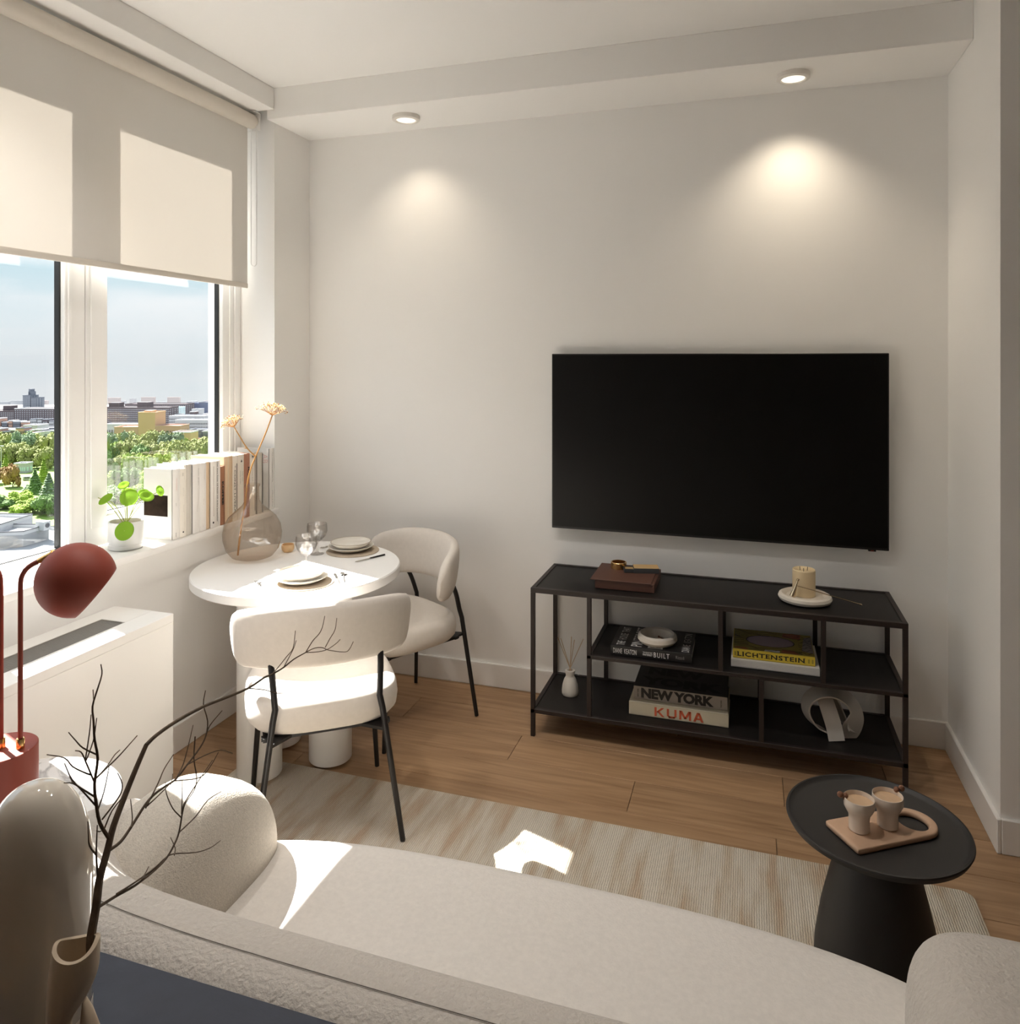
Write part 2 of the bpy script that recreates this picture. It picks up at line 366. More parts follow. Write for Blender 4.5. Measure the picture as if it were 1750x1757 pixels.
def wood_floor():
    m = bpy.data.materials.new('oak_plank'); m.use_nodes = True; n = m.node_tree; b = n.nodes['Principled BSDF']
    t = n.nodes.new('ShaderNodeTexCoord'); oi = n.nodes.new('ShaderNodeObjectInfo')
    ad = n.nodes.new('ShaderNodeVectorMath'); ad.operation = 'ADD'
    cx = n.nodes.new('ShaderNodeCombineXYZ'); mu = n.nodes.new('ShaderNodeMath'); mu.operation = 'MULTIPLY'; mu.inputs[1].default_value = 37.0
    n.links.new(oi.outputs['Random'], mu.inputs[0]); n.links.new(mu.outputs[0], cx.inputs[0]); n.links.new(mu.outputs[0], cx.inputs[1])
    n.links.new(t.outputs['Object'], ad.inputs[0]); n.links.new(cx.outputs[0], ad.inputs[1])
    mp_ = n.nodes.new('ShaderNodeMapping'); mp_.inputs['Scale'].default_value = (1.6, 22.0, 1.0); n.links.new(ad.outputs[0], mp_.inputs[0])
    z1 = n.nodes.new('ShaderNodeTexNoise'); z1.inputs['Scale'].default_value = 1.6; z1.inputs['Detail'].default_value = 7; z1.inputs['Distortion'].default_value = 0.9
    n.links.new(mp_.outputs[0], z1.inputs['Vector'])
    r1 = n.nodes.new('ShaderNodeValToRGB'); el = r1.color_ramp.elements
    el[0].position = 0.30; el[0].color = (0.30, 0.175, 0.092, 1); el[1].position = 0.72; el[1].color = (0.47, 0.30, 0.17, 1)
    n.links.new(z1.outputs['Fac'], r1.inputs[0])
    z2 = n.nodes.new('ShaderNodeTexNoise'); z2.inputs['Scale'].default_value = 2.2; z2.inputs['Detail'].default_value = 2
    mp2 = n.nodes.new('ShaderNodeMapping'); mp2.inputs['Scale'].default_value = (1.2, 9.0, 1.0); n.links.new(ad.outputs[0], mp2.inputs[0]); n.links.new(mp2.outputs[0], z2.inputs['Vector'])
    r2 = n.nodes.new('ShaderNodeValToRGB'); r2.color_ramp.elements[0].position = 0.70; r2.color_ramp.elements[1].position = 0.80
    n.links.new(z2.outputs['Fac'], r2.inputs[0])
    mk = n.nodes.new('ShaderNodeMixRGB'); mk.inputs[2].default_value = (0.10, 0.052, 0.025, 1); sc = n.nodes.new('ShaderNodeMath'); sc.operation = 'MULTIPLY'; sc.inputs[1].default_value = 0.55
    n.links.new(r2.outputs[0], sc.inputs[0]); n.links.new(sc.outputs[0], mk.inputs[0]); n.links.new(r1.outputs[0], mk.inputs[1])
    hs = n.nodes.new('ShaderNodeHueSaturation'); mr = n.nodes.new('ShaderNodeMapRange'); mr.inputs[3].default_value = 0.88; mr.inputs[4].default_value = 1.12
    n.links.new(oi.outputs['Random'], mr.inputs[0]); n.links.new(mr.outputs[0], hs.inputs['Value']); n.links.new(mk.outputs[0], hs.inputs['Color'])
    n.links.new(hs.outputs[0], b.inputs['Base Color']); b.inputs['Roughness'].default_value = 0.42; b.inputs['Specular IOR Level'].default_value = 0.35
    bp = n.nodes.new('ShaderNodeBump'); bp.inputs['Strength'].default_value = 0.12; bp.inputs['Distance'].default_value = 0.002
    n.links.new(z1.outputs['Fac'], bp.inputs['Height']); n.links.new(bp.outputs[0], b.inputs['Normal']); return m
M['oak'] = wood_floor()
def rug_mat():
    m = bpy.data.materials.new('rug_wool'); m.use_nodes = True; n = m.node_tree; b = n.nodes['Principled BSDF']
    t = n.nodes.new('ShaderNodeTexCoord'); mp_ = n.nodes.new('ShaderNodeMapping'); mp_.inputs['Scale'].default_value = (15.0, 2.0, 1.0)
    n.links.new(t.outputs['Object'], mp_.inputs[0])
    z1 = n.nodes.new('ShaderNodeTexNoise'); z1.inputs['Scale'].default_value = 1.3; z1.inputs['Detail'].default_value = 6; n.links.new(mp_.outputs[0], z1.inputs['Vector'])
    r1 = n.nodes.new('ShaderNodeValToRGB'); el = r1.color_ramp.elements
    el[0].position = 0.36; el[0].color = (0.53, 0.41, 0.30, 1); el[1].position = 0.56; el[1].color = (0.66, 0.60, 0.51, 1)
    q = el.new(0.45); q.color = (0.58, 0.50, 0.395, 1)
    n.links.new(z1.outputs['Fac'], r1.inputs[0])
    wv = n.nodes.new('ShaderNodeTexWave'); wv.bands_direction = 'X'; wv.inputs['Scale'].default_value = 46.0; wv.inputs['Distortion'].default_value = 2.2; wv.inputs['Detail'].default_value = 2; wv.inputs['Detail Scale'].default_value = 3
    n.links.new(t.outputs['Object'], wv.inputs['Vector'])
    z3 = n.nodes.new('ShaderNodeTexNoise'); z3.inputs['Scale'].default_value = 260; n.links.new(t.outputs['Object'], z3.inputs['Vector'])
    ml = n.nodes.new('ShaderNodeMixRGB'); ml.blend_type = 'MULTIPLY'; ml.inputs[0].default_value = 0.22
    n.links.new(r1.outputs[0], ml.inputs[1]); n.links.new(wv.outputs['Color'], ml.inputs[2])
    br = n.nodes.new('ShaderNodeHueSaturation'); br.inputs['Value'].default_value = 1.02; n.links.new(ml.outputs[0], br.inputs['Color'])
    n.links.new(br.outputs[0], b.inputs['Base Color']); b.inputs['Roughness'].default_value = 0.95; b.inputs['Specular IOR Level'].default_value = 0.1
    a = n.nodes.new('ShaderNodeMath'); a.operation = 'ADD'; n.links.new(wv.outputs['Fac'], a.inputs[0]); n.links.new(z3.outputs['Fac'], a.inputs[1])
    bp = n.nodes.new('ShaderNodeBump'); bp.inputs['Strength'].default_value = 0.5; bp.inputs['Distance'].default_value = 0.004
    n.links.new(a.outputs[0], bp.inputs['Height']); n.links.new(bp.outputs[0], b.inputs['Normal']); return m
M['rug'] = rug_mat()
def marble_mat():
    m = bpy.data.materials.new('white_marble'); m.use_nodes = True; n = m.node_tree; b = n.nodes['Principled BSDF']
    t = n.nodes.new('ShaderNodeTexCoord'); z = n.nodes.new('ShaderNodeTexNoise'); z.inputs['Scale'].default_value = 5; z.inputs['Detail'].default_value = 8; z.inputs['Distortion'].default_value = 1.6
    n.links.new(t.outputs['Object'], z.inputs['Vector'])
    r = n.nodes.new('ShaderNodeValToRGB'); el = r.color_ramp.elements
    el[0].position = 0.46; el[0].color = (0.66, 0.65, 0.63, 1); el[1].position = 0.54; el[1].color = (0.66, 0.65, 0.63, 1)
    q = el.new(0.50); q.color = (0.36, 0.35, 0.34, 1)
    n.links.new(z.outputs['Fac'], r.inputs[0]); n.links.new(r.outputs[0], b.inputs['Base Color']); b.inputs['Roughness'].default_value = 0.25; return m
M['marble'] = marble_mat()

# ------------------------------------------------------------------ the setting
XL, XR, YB, YJ = -2.261, 0.785, 3.528, 2.844      # left wall, right wall, TV wall, jog of the right wall
ZS, ZC = 2.80, 2.95                               # soffit, ceiling
XW = -2.46                                        # room face of the window frame
fl = struct('floor', MB().box((-2.7, -3.1, -0.2), (2.6, YB+0.2, -0.012)), M['dark'])
PW = 0.2025; y = 2.6935 - PW*28; k = -28
row_joint = {0: [-0.42, 1.9, -2.1], 1: [-0.935, 0.12, 2.0], -1: [0.085, -1.75, 1.9], 2: [-1.5, 0.5], -2: [-0.8, 1.1], 3: [-0.3, 1.4], -3: [-1.45, 0.62]}
while y < YB:
    xs = sorted(row_joint.get(k, [random.uniform(-1.9, -0.9), random.uniform(0.1, 1.1)]))
    ends = [-2.62] + [x for x in xs if -2.5 < x < 2.4] + [2.5]
    for a, b in zip(ends, ends[1:]):
        y1 = min(y+PW, YB+0.02)
        MB().box((a+0.0009, y+0.0009, -0.014), (b-0.0009, y1-0.0009, 0.0), 0.0011, 1).build('plank', M['oak'], fl)
    y += PW; k += 1
struct('wall_back', MB().box((-2.6, YB, -0.2), (2.6, YB+0.2, 3.1)), M['wall'])
YN, YF = 0.62, 3.215                              # near and far end of the window opening
ZSILL = 0.88
wl = MB().box((-2.66, -3.1, -0.2), (XL, YN, 3.1)).box((-2.66, YF, -0.2), (XL, YB+0.2, 3.1)).box((-2.66, YN, -0.2), (XL, YF, ZSILL-0.028)).box((-2.66, YN, 2.845), (XW-0.01, YF, 3.1))
struct('wall_left', wl, M['wall'])
struct('wall_right', MB().box((XR, YJ, -0.2), (1.0, YB+0.2, 3.1)), M['wall'])
struct('wall_hall', MB().box((1.0, YJ, -0.2), (2.6, YJ+0.2, 3.1)), M['wall'])
struct('wall_far_right', MB().box((2.4, -3.1, -0.2), (2.6, YJ+0.2, 3.1)), M['walldim'])
struct('wall_behind', MB().box((-2.66, -3.3, -0.2), (2.6, -3.1, 3.1)), M['walldim'])
struct('ceiling', MB().box((-2.66, -3.3, ZC), (2.6, YB+0.2, 3.15)), M['ceil'])
struct('trim_1', MB().box((XL, 3.153, ZS), (XR, YB, ZC), 0.002, 1), M['wall'])                 # soffit beam over the TV wall
struct('trim_2', MB().box((XW-0.01, -3.1, 2.845), (-2.22, 3.153, ZC), 0.002, 1), M['wall'])    # soffit beam over the window
BH = 0.115
bb = lambda nm, a, b: struct(nm, MB().box(a, b, 0.003, 1), M['trim'])
bb('baseboard_back', (XL, YB-0.014, 0), (XR, YB, BH))
bb('baseboard_right', (XR-0.014, YJ-0.014, 0), (XR, YB-0.014, BH))
bb('baseboard_hall', (XR, YJ-0.014, 0), (2.4, YJ, BH))
bb('baseboard_left', (XL, 2.24, 0), (XL+0.014, YB-0.014, BH))
sill = struct('trim_3', MB().box((XW, YN, ZSILL-0.028), (-2.232, YF+0.004, ZSILL), 0.006, 2), M['trim'])  # window sill board

# windows: fixed left light and a sash on the right, glass set back, black gaskets
def window(nm, y0, y1, z0, z1, fy0, fy1, fz0, fz1):
    """opening y0..y1, z0..z1 inside a frame fy0..fy1, fz0..fz1"""
    f = MB(); d0 = XW-0.05
    f.box((d0, fy0, fz0), (XW, y0, fz1), 0.003, 1).box((d0, y1, fz0), (XW, fy1, fz1), 0.003, 1)
    f.box((d0, y0, fz0), (XW, y1, z0), 0.003, 1).box((d0, y0, z1), (XW, y1, fz1), 0.003, 1)
    fr = struct(nm, f, M['winframe'])
    g = XW-0.030; t = 0.007
    gk = MB().box((g-0.014, y0-.001, z0), (g+0.010, y0+t, z1)).box((g-0.014, y1-t, z0), (g+0.010, y1+.001, z1)).box((g-0.014, y0, z0-.001), (g+0.002, y1, z0+0.003)).box((g-0.014, y0, z1-0.004), (g+0.010, y1, z1+.001))
    gk.build('gasket', M['gasket'], fr)
    MB().box((g-0.003, y0, z0), (g-0.0005, y1, z1)).build('glass_pane', M['pane'], fr)
    b = MB().box((XW, fy0+0.018, fz0), (XW+0.007, fy0+0.036, fz1)).box((XW, fy1-0.036, fz0), (XW+0.007, fy1-0.018, fz1))
    return fr
w1 = window('window_1', 1.795, 2.186, 0.905, 2.795, 1.705, 2.278, ZSILL, 2.845)
window('window_3', YN+0.06, 1.615, 0.905, 2.795, YN, 1.702, ZSILL, 2.845)
w2 = window('window_2', 2.385, 3.076, 1.005, 2.772, 2.281, YF, ZSILL, 2.845)
# sash edge beads that stand proud of the frame
MB().box((XW, 2.2, ZSILL+0.001), (XW+0.006, 2.212, 2.82)).build('cover_bead', M['winframe'], w1)
MB().box((XW, 3.125, ZSILL+0.04), (XW+0.005, 3.15, 2.82)).box((XW, 3.16, ZSILL+0.001), (XW+0.009, 3.19, 2.82)).build('cover_bead', M['winframe'], w2)
MB().box((XW, 2.300, 0.955), (XW+0.006, 2.372, 2.80), 0.002, 1).box((XW, 2.372, 0.955), (XW+0.006, 3.10, 0.995), 0.002, 1).build('sash_cover', M['winframe'], w2)

# ------------------------------------------------------------------ roller blind
BXF = -2.362; BY0, BY1, BZ = YN+0.03, 3.136, 1.978
rb = thing('roller_blind', 'wide beige fabric roller blind half lowered over the windows', 'blind', (BXF, BY1, 2.79))
MB().lathe([(0.0, BY0-0.03), (0.037, BY0-0.03), (0.037, BY1+0.012), (0.034, BY1+0.03), (0.0, BY1+0.03)], 28, (-2.355, 0, 2.800), Matrix.Rotation(-pi/2, 4, 'X')).build('roller_tube', M['rail'], rb)
bl = MB().box((BXF-0.0006, BY0, BZ+0.01), (BXF+0.0006, BY1, 2.79)); bl.build('fabric', M['blind'], rb)
MB().box((BXF-0.005, BY0, BZ-0.006), (BXF+0.005, BY1, BZ+0.018), 0.003, 2).build('bottom_bar', M['rail'], rb)
br = MB().box((-2.40, BY1+0.032, 2.755), (-2.31, BY1+0.036, 2.842), 0.001, 1).box((-2.40, BY1-0.01, 2.838), (-2.31, BY1+0.036, 2.842)); br.build('bracket', M['winframe'], rb)
ch = MB()
for sx_ in (-0.016, 0.016): ch.tube([(-2.345+sx_, BY1+0.028, 2.80), (-2.345+sx_, BY1+0.028, 2.10)], 0.0022, 6)
ch.tube([(-2.345+0.016*cos(a), BY1+0.028, 2.10+0.016*sin(a)) for a in [pi+pi*i/10 for i in range(11)]], 0.0022, 6); ch.build('chain', M['winframe'], rb)

# ------------------------------------------------------------------ downlights
def downlight(x, y, z, label, e, seen=True):
    t = thing('downlight', label, 'downlight', (x, y, z), 0, None)
    MB().lathe([(0.0, 0), (0.066, 0), (0.066, -0.018), (0.060, -0.022), (0.050, -0.0225), (0.046, -0.016), (0.0, -0.016)], 40, (x, y, z)).build('housing', M['knob'], t)
    MB().lathe([(0.0, -0.017), (0.0455, -0.017), (0.0455, -0.0185), (0.0, -0.0195)], 40, (x, y, z)).build('diffuser', M['lamp'], t)
    l = bpy.data.lights.new('bulb', 'SPOT'); l.energy = e; l.spot_size = radians(112); l.spot_blend = 0.85; l.shadow_soft_size = 0.04; l.color = (1.0, 0.86, 0.66) if z < 2.9 else (1.0, 0.95, 0.89)
    o = bpy.data.objects.new('bulb', l); COL.objects.link(o); o.parent = t; o.location = (0, 0, -0.028)
    return t
downlight(-1.589, 3.318, ZS, 'round white downlight on the soffit, the one nearer the window', 3.0)
downlight(0.171, 3.318, ZS, 'round white downlight on the soffit above the television, nearer the right wall', 6.0)

for x, y_, wh in ((-1.80, 1.70, 'ceiling downlight over the left end of the sofa'), (-1.10, 1.85, 'ceiling downlight over the middle of the rug'), (-0.40, 1.85, 'ceiling downlight over the right part of the rug')):
    downlight(x, y_, ZC, wh, 12.5)

# ------------------------------------------------------------------ radiator cover under the window
RX, RY0, RY1, RZ0, RZ1 = -1.99, 0.55, 2.222, 0.098, 0.70
rd = thing('radiator_cover', 'long white radiator cover with a slotted top grille under the window', 'radiator', ((XL+RX)/2, (RY0+RY1)/2, 0))
GX0, GX1, GY1 = -2.19, -2.085, RY1-0.125
rc = MB().box((XL+0.001, RY0, RZ0), (RX, RY1, RZ1-0.03), 0.002, 1)
rc.box((XL+0.001, RY0, RZ1-0.03), (GX0, RY1, RZ1)).box((GX1, RY0, RZ1-0.03), (RX, RY1, RZ1), 0.0015, 1).box((GX0, GY1, RZ1-0.03), (GX1, RY1, RZ1))
rc.build('body', M['radiator'], rd)
MB().box((XL+0.03, RY0+0.05, 0.0), (-2.05, RY1-0.08, RZ0)).build('plinth', M['dark'], rd)
MB().box((GX0, RY0, RZ1-0.0296), (GX1, GY1, RZ1-0.026)).build('grille_well', M['dark'], rd)
rim = MB().box((GX0, RY0, RZ1-0.026), (GX0+0.004, GY1, RZ1-0.001)).box((GX1-0.004, RY0, RZ1-0.026), (GX1, GY1, RZ1-0.001)).box((GX0, GY1-0.004, RZ1-0.026), (GX1, GY1, RZ1-0.001)); rim.build('grille_rim', M['slat'], rd)
ns = 13
for i in range(ns):
    x = GX0+0.008+(GX1-GX0-0.016)*i/(ns-1)
    MB().box((x-0.0014, RY0, RZ1-0.007), (x+0.0014, GY1-0.004, RZ1-0.003)).build('grille_slat', M['slat'], rd)

# ------------------------------------------------------------------ television
tv = thing('television', 'large black flat television mounted on the back wall', 'television', (-0.172, YB-0.03, 1.233))
tx0, tx1, tz0, tz1, ty = -0.898, 0.554, 0.820, 1.647, YB-0.06
MB().box((tx0, ty, tz0), (tx1, ty+0.03, tz1), 0.002, 1).build('casing', M['bezel'], tv)
MB().box((tx0+0.006, ty-0.0012, tz0+0.010), (tx1-0.006, ty+0.001, tz1-0.006)).build('screen', M['screen'], tv)
MB().box((tx0+0.3, ty+0.03, tz0+0.2), (tx1-0.3, YB-0.002, tz1-0.2)).build('wall_bracket', M['bezel'], tv)
MB().box((0.475, ty+0.002, tz0-0.007), (0.505, ty+0.018, tz0+0.001), 0.0015, 1).build('sensor', M['bezel'], tv)
MB().box((0.484, ty+0.0012, tz0-0.005), (0.496, ty+0.0025, tz0-0.002)).build('indicator', M['red'], tv)

# ------------------------------------------------------------------ media console
CX0, CX1, CY0, CY1, CZ = -0.899, 0.561, 3.105, 3.511, 0.639
mc = thing('media_console', 'low black metal shelf console standing under the television', 'console', ((CX0+CX1)/2, (CY0+CY1)/2, 0))
q = 0.018
def bar(a, b, nm): return bx(nm, a, b, M['console'], mc, 0.0012, seg=1)
for x in (CX0, CX1-q):
    for y_ in (CY0, CY1-q): bar((x, y_, 0), (x+q, y_+q, CZ-0.02), 'leg')
ZM, ZB = 0.378, 0.119
XU = [-0.653, -0.1205, 0.034, 0.260]
for y_ in (CY0, CY1-q):
    bar((XU[0], y_, ZB), (XU[0]+q, y_+q, CZ-0.02), 'upright')
    bar((XU[1], y_, ZM), (XU[1]+q, y_+q, CZ-0.02), 'upright')
    bar((XU[2], y_, ZB), (XU[2]+q, y_+q, ZM-0.015), 'upright')
    bar((XU[3], y_, ZM), (XU[3]+q, y_+q, CZ-0.02), 'upright')
def shelf(x0, x1, z, h, name):
    f = MB().box((x0, CY0, z-h), (x1, CY0+q, z), 0.0012, 1).box((x0, CY1-q, z-h), (x1, CY1, z), 0.0012, 1).box((x0, CY0+q, z-h), (x0+q, CY1-q, z), 0.0012, 1).box((x1-q, CY0+q, z-h), (x1, CY1-q, z), 0.0012, 1)
    s = f.build(name, M['console'], mc)
    MB().box((x0+q, CY0+q, z-h+0.001), (x1-q, CY1-q, z-0.004)).build('panel', M['consoletop'], s)
    return s
shelf(CX0, CX1, CZ, 0.021, 'top_shelf'); shelf(XU[0], CX1, ZM, 0.015, 'middle_shelf'); shelf(CX0, CX1, ZB, 0.018, 'bottom_shelf')
ZT = CZ-0.0032; ZMt = ZM-0.0032; ZBt = ZB-0.0032

def flatbook(name, label, x0, x1, y0, y1, z0, h, cover, group=None, spine=None, hard=True, rz=0.0):
    """a book lying flat, spine towards the camera (-y)"""
    t = thing(name, label, 'book', ((x0+x1)/2, (y0+y1)/2, z0), 0, group)
    c = MB().box((x0, y0, z0), (x1, y1, z0+0.003), 0.0008, 1).box((x0, y0, z0+h-0.003), (x1, y1, z0+h), 0.0008, 1).box((x0, y0, z0+0.001), (x1, y0+0.003, z0+h-0.001))
    c.build('cover', cover, t)
    MB().box((x0+0.004, y0+0.003, z0+0.003), (x1-0.004, y1-0.005, z0+h-0.003)).build('pages', M['paper'], t)
    return t
E_ = 0.0012
# black house book on the middle shelf
X = Vector((1, 0, 0)); Y = Vector((0, 1, 0)); Z = Vector((0, 0, 1))
b = flatbook('book', 'black hardback with tall white condensed capitals, under the cream ring dish', -0.560, -0.226, 3.150, 3.400, ZMt, 0.040, M['bookblack'])
fy = 3.150-0.0004
text('DIANE  KEATON', M['inkwhite'], (-0.549, fy, ZMt+0.010), X, Z, 0.098, 0.021, b, 'title_lettering', 0.006, 1.05)
text('THE HOUSE THAT', M['inkwhite'], (-0.425, fy, ZMt+0.0235), X, Z, 0.040, 0.0055, b, 'small_lettering', 0.01)
text('PINTEREST', M['inkwhite'], (-0.425, fy, ZMt+0.0125), X, Z, 0.040, 0.0085, b, 'small_lettering', 0.02)
text('BUILT', M['inkwhite'], (-0.380, fy, ZMt+0.010), X, Z, 0.064, 0.0205, b, 'title_lettering', 0.008, 1.3)
text('Rizzoli', M['inkgrey'], (-0.290, fy, ZMt+0.014), X, Z, 0.034, 0.013, b, 'small_lettering')
zt_ = ZMt+0.040+0.0002
for s_, x_, h_, w_ in (('THE  HOUSE  THAT', -0.505, 0.034, 0.215), ('PINTEREST', -0.432, 0.046, 0.225), ('BUILT', -0.345, 0.062, 0.215), ('DIANE  KEATON', -0.238, 0.031, 0.215)):
    text(s_, M['inkwhite'], (x_, 3.165, zt_), Y, -X, w_, h_, b, 'cover_lettering', 0.008, 1.04)
# cream ring dish on it
rg = thing('ring_dish', 'cream round dish with a thick rounded rim on the black book', 'dish', (-0.375, 3.235, ZMt+0.0402))
MB().lathe([(0.0, 0.002), (0.055, 0.0), (0.072, 0.006), (0.083, 0.020), (0.080, 0.036), (0.071, 0.043), (0.062, 0.038), (0.058, 0.024), (0.050, 0.011), (0.0, 0.010)], 48, (-0.375, 3.235, ZMt+0.0402)).build('bowl', M['stoneplate'], rg)
MB().tube([(-0.372, 3.262, ZMt+0.056), (-0.330, 3.232, ZMt+0.055)], 0.0022, 6).ball((-0.372, 3.262, ZMt+0.057), 0.005, 1).build('twig', M['nut'], rg)
# book pair with the yellow spine
b = flatbook('book', 'white paperback with page edges showing under the yellow book', -0.073, 0.262, 3.178, 3.435, ZMt, 0.030, M['bookwhite'])
for i in range(4): MB().box((-0.072, 3.1774, ZMt+0.006+i*0.0055), (0.261, 3.1782, ZMt+0.0068+i*0.0055)).build('page_line', M['bookgrey'], b)
zb = ZMt+0.0305
b = flatbook('book', 'yellow art book with black serif lettering and a colourful cover', -0.066, 0.246, 3.196, 3.440, zb, 0.036, M['yellow'])
fy = 3.196-0.0004
LW = text('LICHTENSTEIN', M['inkblack'], (-0.048, fy, zb+0.0095), X, Z, 0.255, 0.018, b, 'title_lettering', 0.022, 1.12)
sf = MB(); xx = -0.048
for i in range(13):                                                # serifs of the spine lettering
    xa = -0.048+0.255*i/12.0
    for zz in (zb+0.0092, zb+0.0267): sf.box((xa-0.0035, fy-0.0009, zz), (xa+0.0035, fy-0.0006, zz+0.0012))
sf.build('title_serif', M['inkblack'], b)
for xa in (-0.060, 0.220, 0.234): MB().box((xa, fy-0.0006, zb+0.010), (xa+0.006, fy-0.0003, zb+0.026)).build('publisher_mark', M['olive'], b)
zc_ = zb+0.0362                                                     # plain pop coloured cover: wavy bands, blocks of colour, no figure
def patch(poly, m, dz, nm):
    MB().prism(poly, zc_+dz, zc_+dz+0.0003).build(nm, m, b)
patch([(-0.064, 3.200), (0.245, 3.200), (0.245, 3.438), (-0.064, 3.438)], M['olive'], 0.0, 'cover_print')
patch([(0.03+0.075*cos(a)*1.25+0.05, 3.318+0.062*sin(a)) for a in [2*pi*i/28 for i in range(28)]], M['lilac'], 0.0006, 'cover_print')
patch([(0.13, 3.385), (0.20, 3.375), (0.205, 3.432), (0.135, 3.432)], M['rust'], 0.0006, 'cover_print')
patch([(0.12, 3.204), (0.19, 3.204), (0.17, 3.235), (0.125, 3.24)], M['rust'], 0.0006, 'cover_print')
patch([(-0.06, 3.204), (0.0, 3.204), (-0.02, 3.222), (-0.06, 3.224)], M['rust'], 0.0006, 'cover_print')
patch([(0.20, 3.25), (0.243, 3.23), (0.243, 3.42), (0.215, 3.40)], M['newgrey'], 0.0006, 'cover_print')
patch([(0.055, 3.204), (0.115, 3.204), (0.115, 3.222), (0.06, 3.222)], M['bookwhite'], 0.0006, 'cover_print')
wv_ = MB()
for i in range(15):
    y0 = 3.208+i*0.0158
    lim = 0.20 if (y0 < 3.255 or y0 > 3.375) else -0.005
    wv_.tube([(x_, y0+0.006*sin(x_*46+i*1.3)+0.004*sin(x_*110+i), zc_+0.0009) for x_ in [-0.062+(lim+0.062)*k/18 for k in range(19)]], 0.0016, 4, flat=0.3)
for i in range(7):
    wv_.tube([(0.205+0.005*i, 3.215+0.03*i+0.02*k/6, zc_+0.0011+0) if False else (0.19+0.05*k/6, 3.225+0.03*i+0.012*sin(k*1.3+i), zc_+0.0011) for k in range(7)], 0.0014, 4, flat=0.3)
wv_.tube([(0.08+0.094*cos(a), 3.318+0.063*sin(a), zc_+0.0011) for a in [2*pi*i/30 for i in range(31)]], 0.0017, 4, flat=0.3)
wv_.build('cover_line', M['inkblack'], b)
# the two books on the bottom shelf
b = flatbook('book', 'thick cream book with orange lettering, lowest on the bottom shelf', -0.489, -0.083, 3.192, 3.455, ZBt, 0.054, M['bookcream'])
km = MB(); kx, kz, kw_, kh = -0.382, ZBt+0.007, 0.042, 0.037
def stroke(cells, x0):                                             # letter strokes as slanted bars on the spine
    for (xa, za, xb, zb2, t_) in cells:
        A_ = Vector((x0+xa*kw_, 0, kz+za*kh)); B_ = Vector((x0+xb*kw_, 0, kz+zb2*kh)); ww_ = t_*kw_/2
        vs = [(A_.x-ww_, fyk, A_.z), (A_.x+ww_, fyk, A_.z), (B_.x+ww_, fyk, B_.z), (B_.x-ww_, fyk, B_.z)]
        km._new(vs+[(x, y_+0.0007, z) for x, y_, z in vs], [(0, 1, 2, 3), (7, 6, 5, 4), (0, 4, 5, 1), (1, 5, 6, 2), (2, 6, 7, 3), (3, 7, 4, 0)])
fyk = 3.192-0.0009; T2 = 0.21
stroke([(0.11, 0, 0.11, 1, T2), (0.30, 0.48, 0.82, 1, 0.26), (0.36, 0.56, 0.86, 0, 0.26)], kx)
stroke([(0.11, 0.16, 0.11, 1, T2), (0.85, 0.16, 0.85, 1, T2), (0.48, 0.0, 0.48, 0.2, 0.62), (0.16, 0.22, 0.30, 0.02, 0.2), (0.80, 0.22, 0.66, 0.02, 0.2)], kx+0.051)
stroke([(0.10, 0, 0.10, 1, T2), (1.05, 0, 1.05, 1, T2), (0.575, 0.12, 0.15, 1, 0.24), (0.575, 0.12, 1.0, 1, 0.24)], kx+0.102)
stroke([(0.11, 0, 0.46, 1, 0.24), (0.86, 0, 0.52, 1, 0.24), (0.48, 0.22, 0.48, 0.40, 0.46)], kx+0.159)
km.build('title_lettering', M['inkorange'], b)
zb = ZBt+0.0545
b = flatbook('book', 'thick dark city book with fat black capitals on a grey spine', -0.474, -0.088, 3.226, 3.460, zb, 0.055, M['newdark'])
MB().box((-0.474, 3.2252, zb+0.001), (-0.088, 3.2262, zb+0.054)).build('spine_label', M['newgrey'], b)
text('NEW YORK', M['inkblack'], (-0.442, 3.2246, zb+0.007), X, Z, 0.300, 0.043, b, 'title_lettering', 0.055, 0.96)
text('NEW YORK', M['inkblack'], (-0.452, 3.2246, zb+0.009), Z, -X, 0.036, 0.0065, b, 'small_lettering', 0.02)
text('TASCHEN', M['inkblack'], (-0.110, 3.2246, zb+0.010), Z, -X, 0.030, 0.006, b, 'small_lettering', 0.02)
text('NEW', M['inkblack'], (-0.43, 3.36, zb+0.0552), X, Y, 0.24, 0.075, b, 'cover_lettering', 0.06)
text('YORK', M['inkblack'], (-0.45, 3.25, zb+0.0552), X, Y, 0.34, 0.085, b, 'cover_lettering', 0.06)
# reed diffuser
dx, dy = -0.770, 3.300
df = thing('reed_diffuser', 'small cream bottle diffuser with thin reed sticks on the bottom shelf', 'diffuser', (dx, dy, ZBt))
MB().lathe([(0.0, 0), (0.034, 0), (0.037, 0.006), (0.0375, 0.018), (0.034, 0.045), (0.027, 0.068), (0.021, 0.078), (0.019, 0.082), (0.0195, 0.089), (0.023, 0.103), (0.0225, 0.108), (0.013, 0.109), (0.011, 0.096), (0.0, 0.094)], 36, (dx, dy, ZBt)).build('bottle', M['ceramic'], df)
for ax, ay, hh in ((-0.060, 0.01, 0.245), (-0.040, -0.012, 0.25), (0.004, 0.01, 0.255), (0.022, -0.01, 0.25), (0.058, 0.012, 0.25)):
    MB().tube([(dx-ax*0.15, dy-ay*0.2, ZBt+0.096), (dx+ax, dy+ay, ZBt+hh)], 0.0016, 6).build('reed', M['reed'], df)
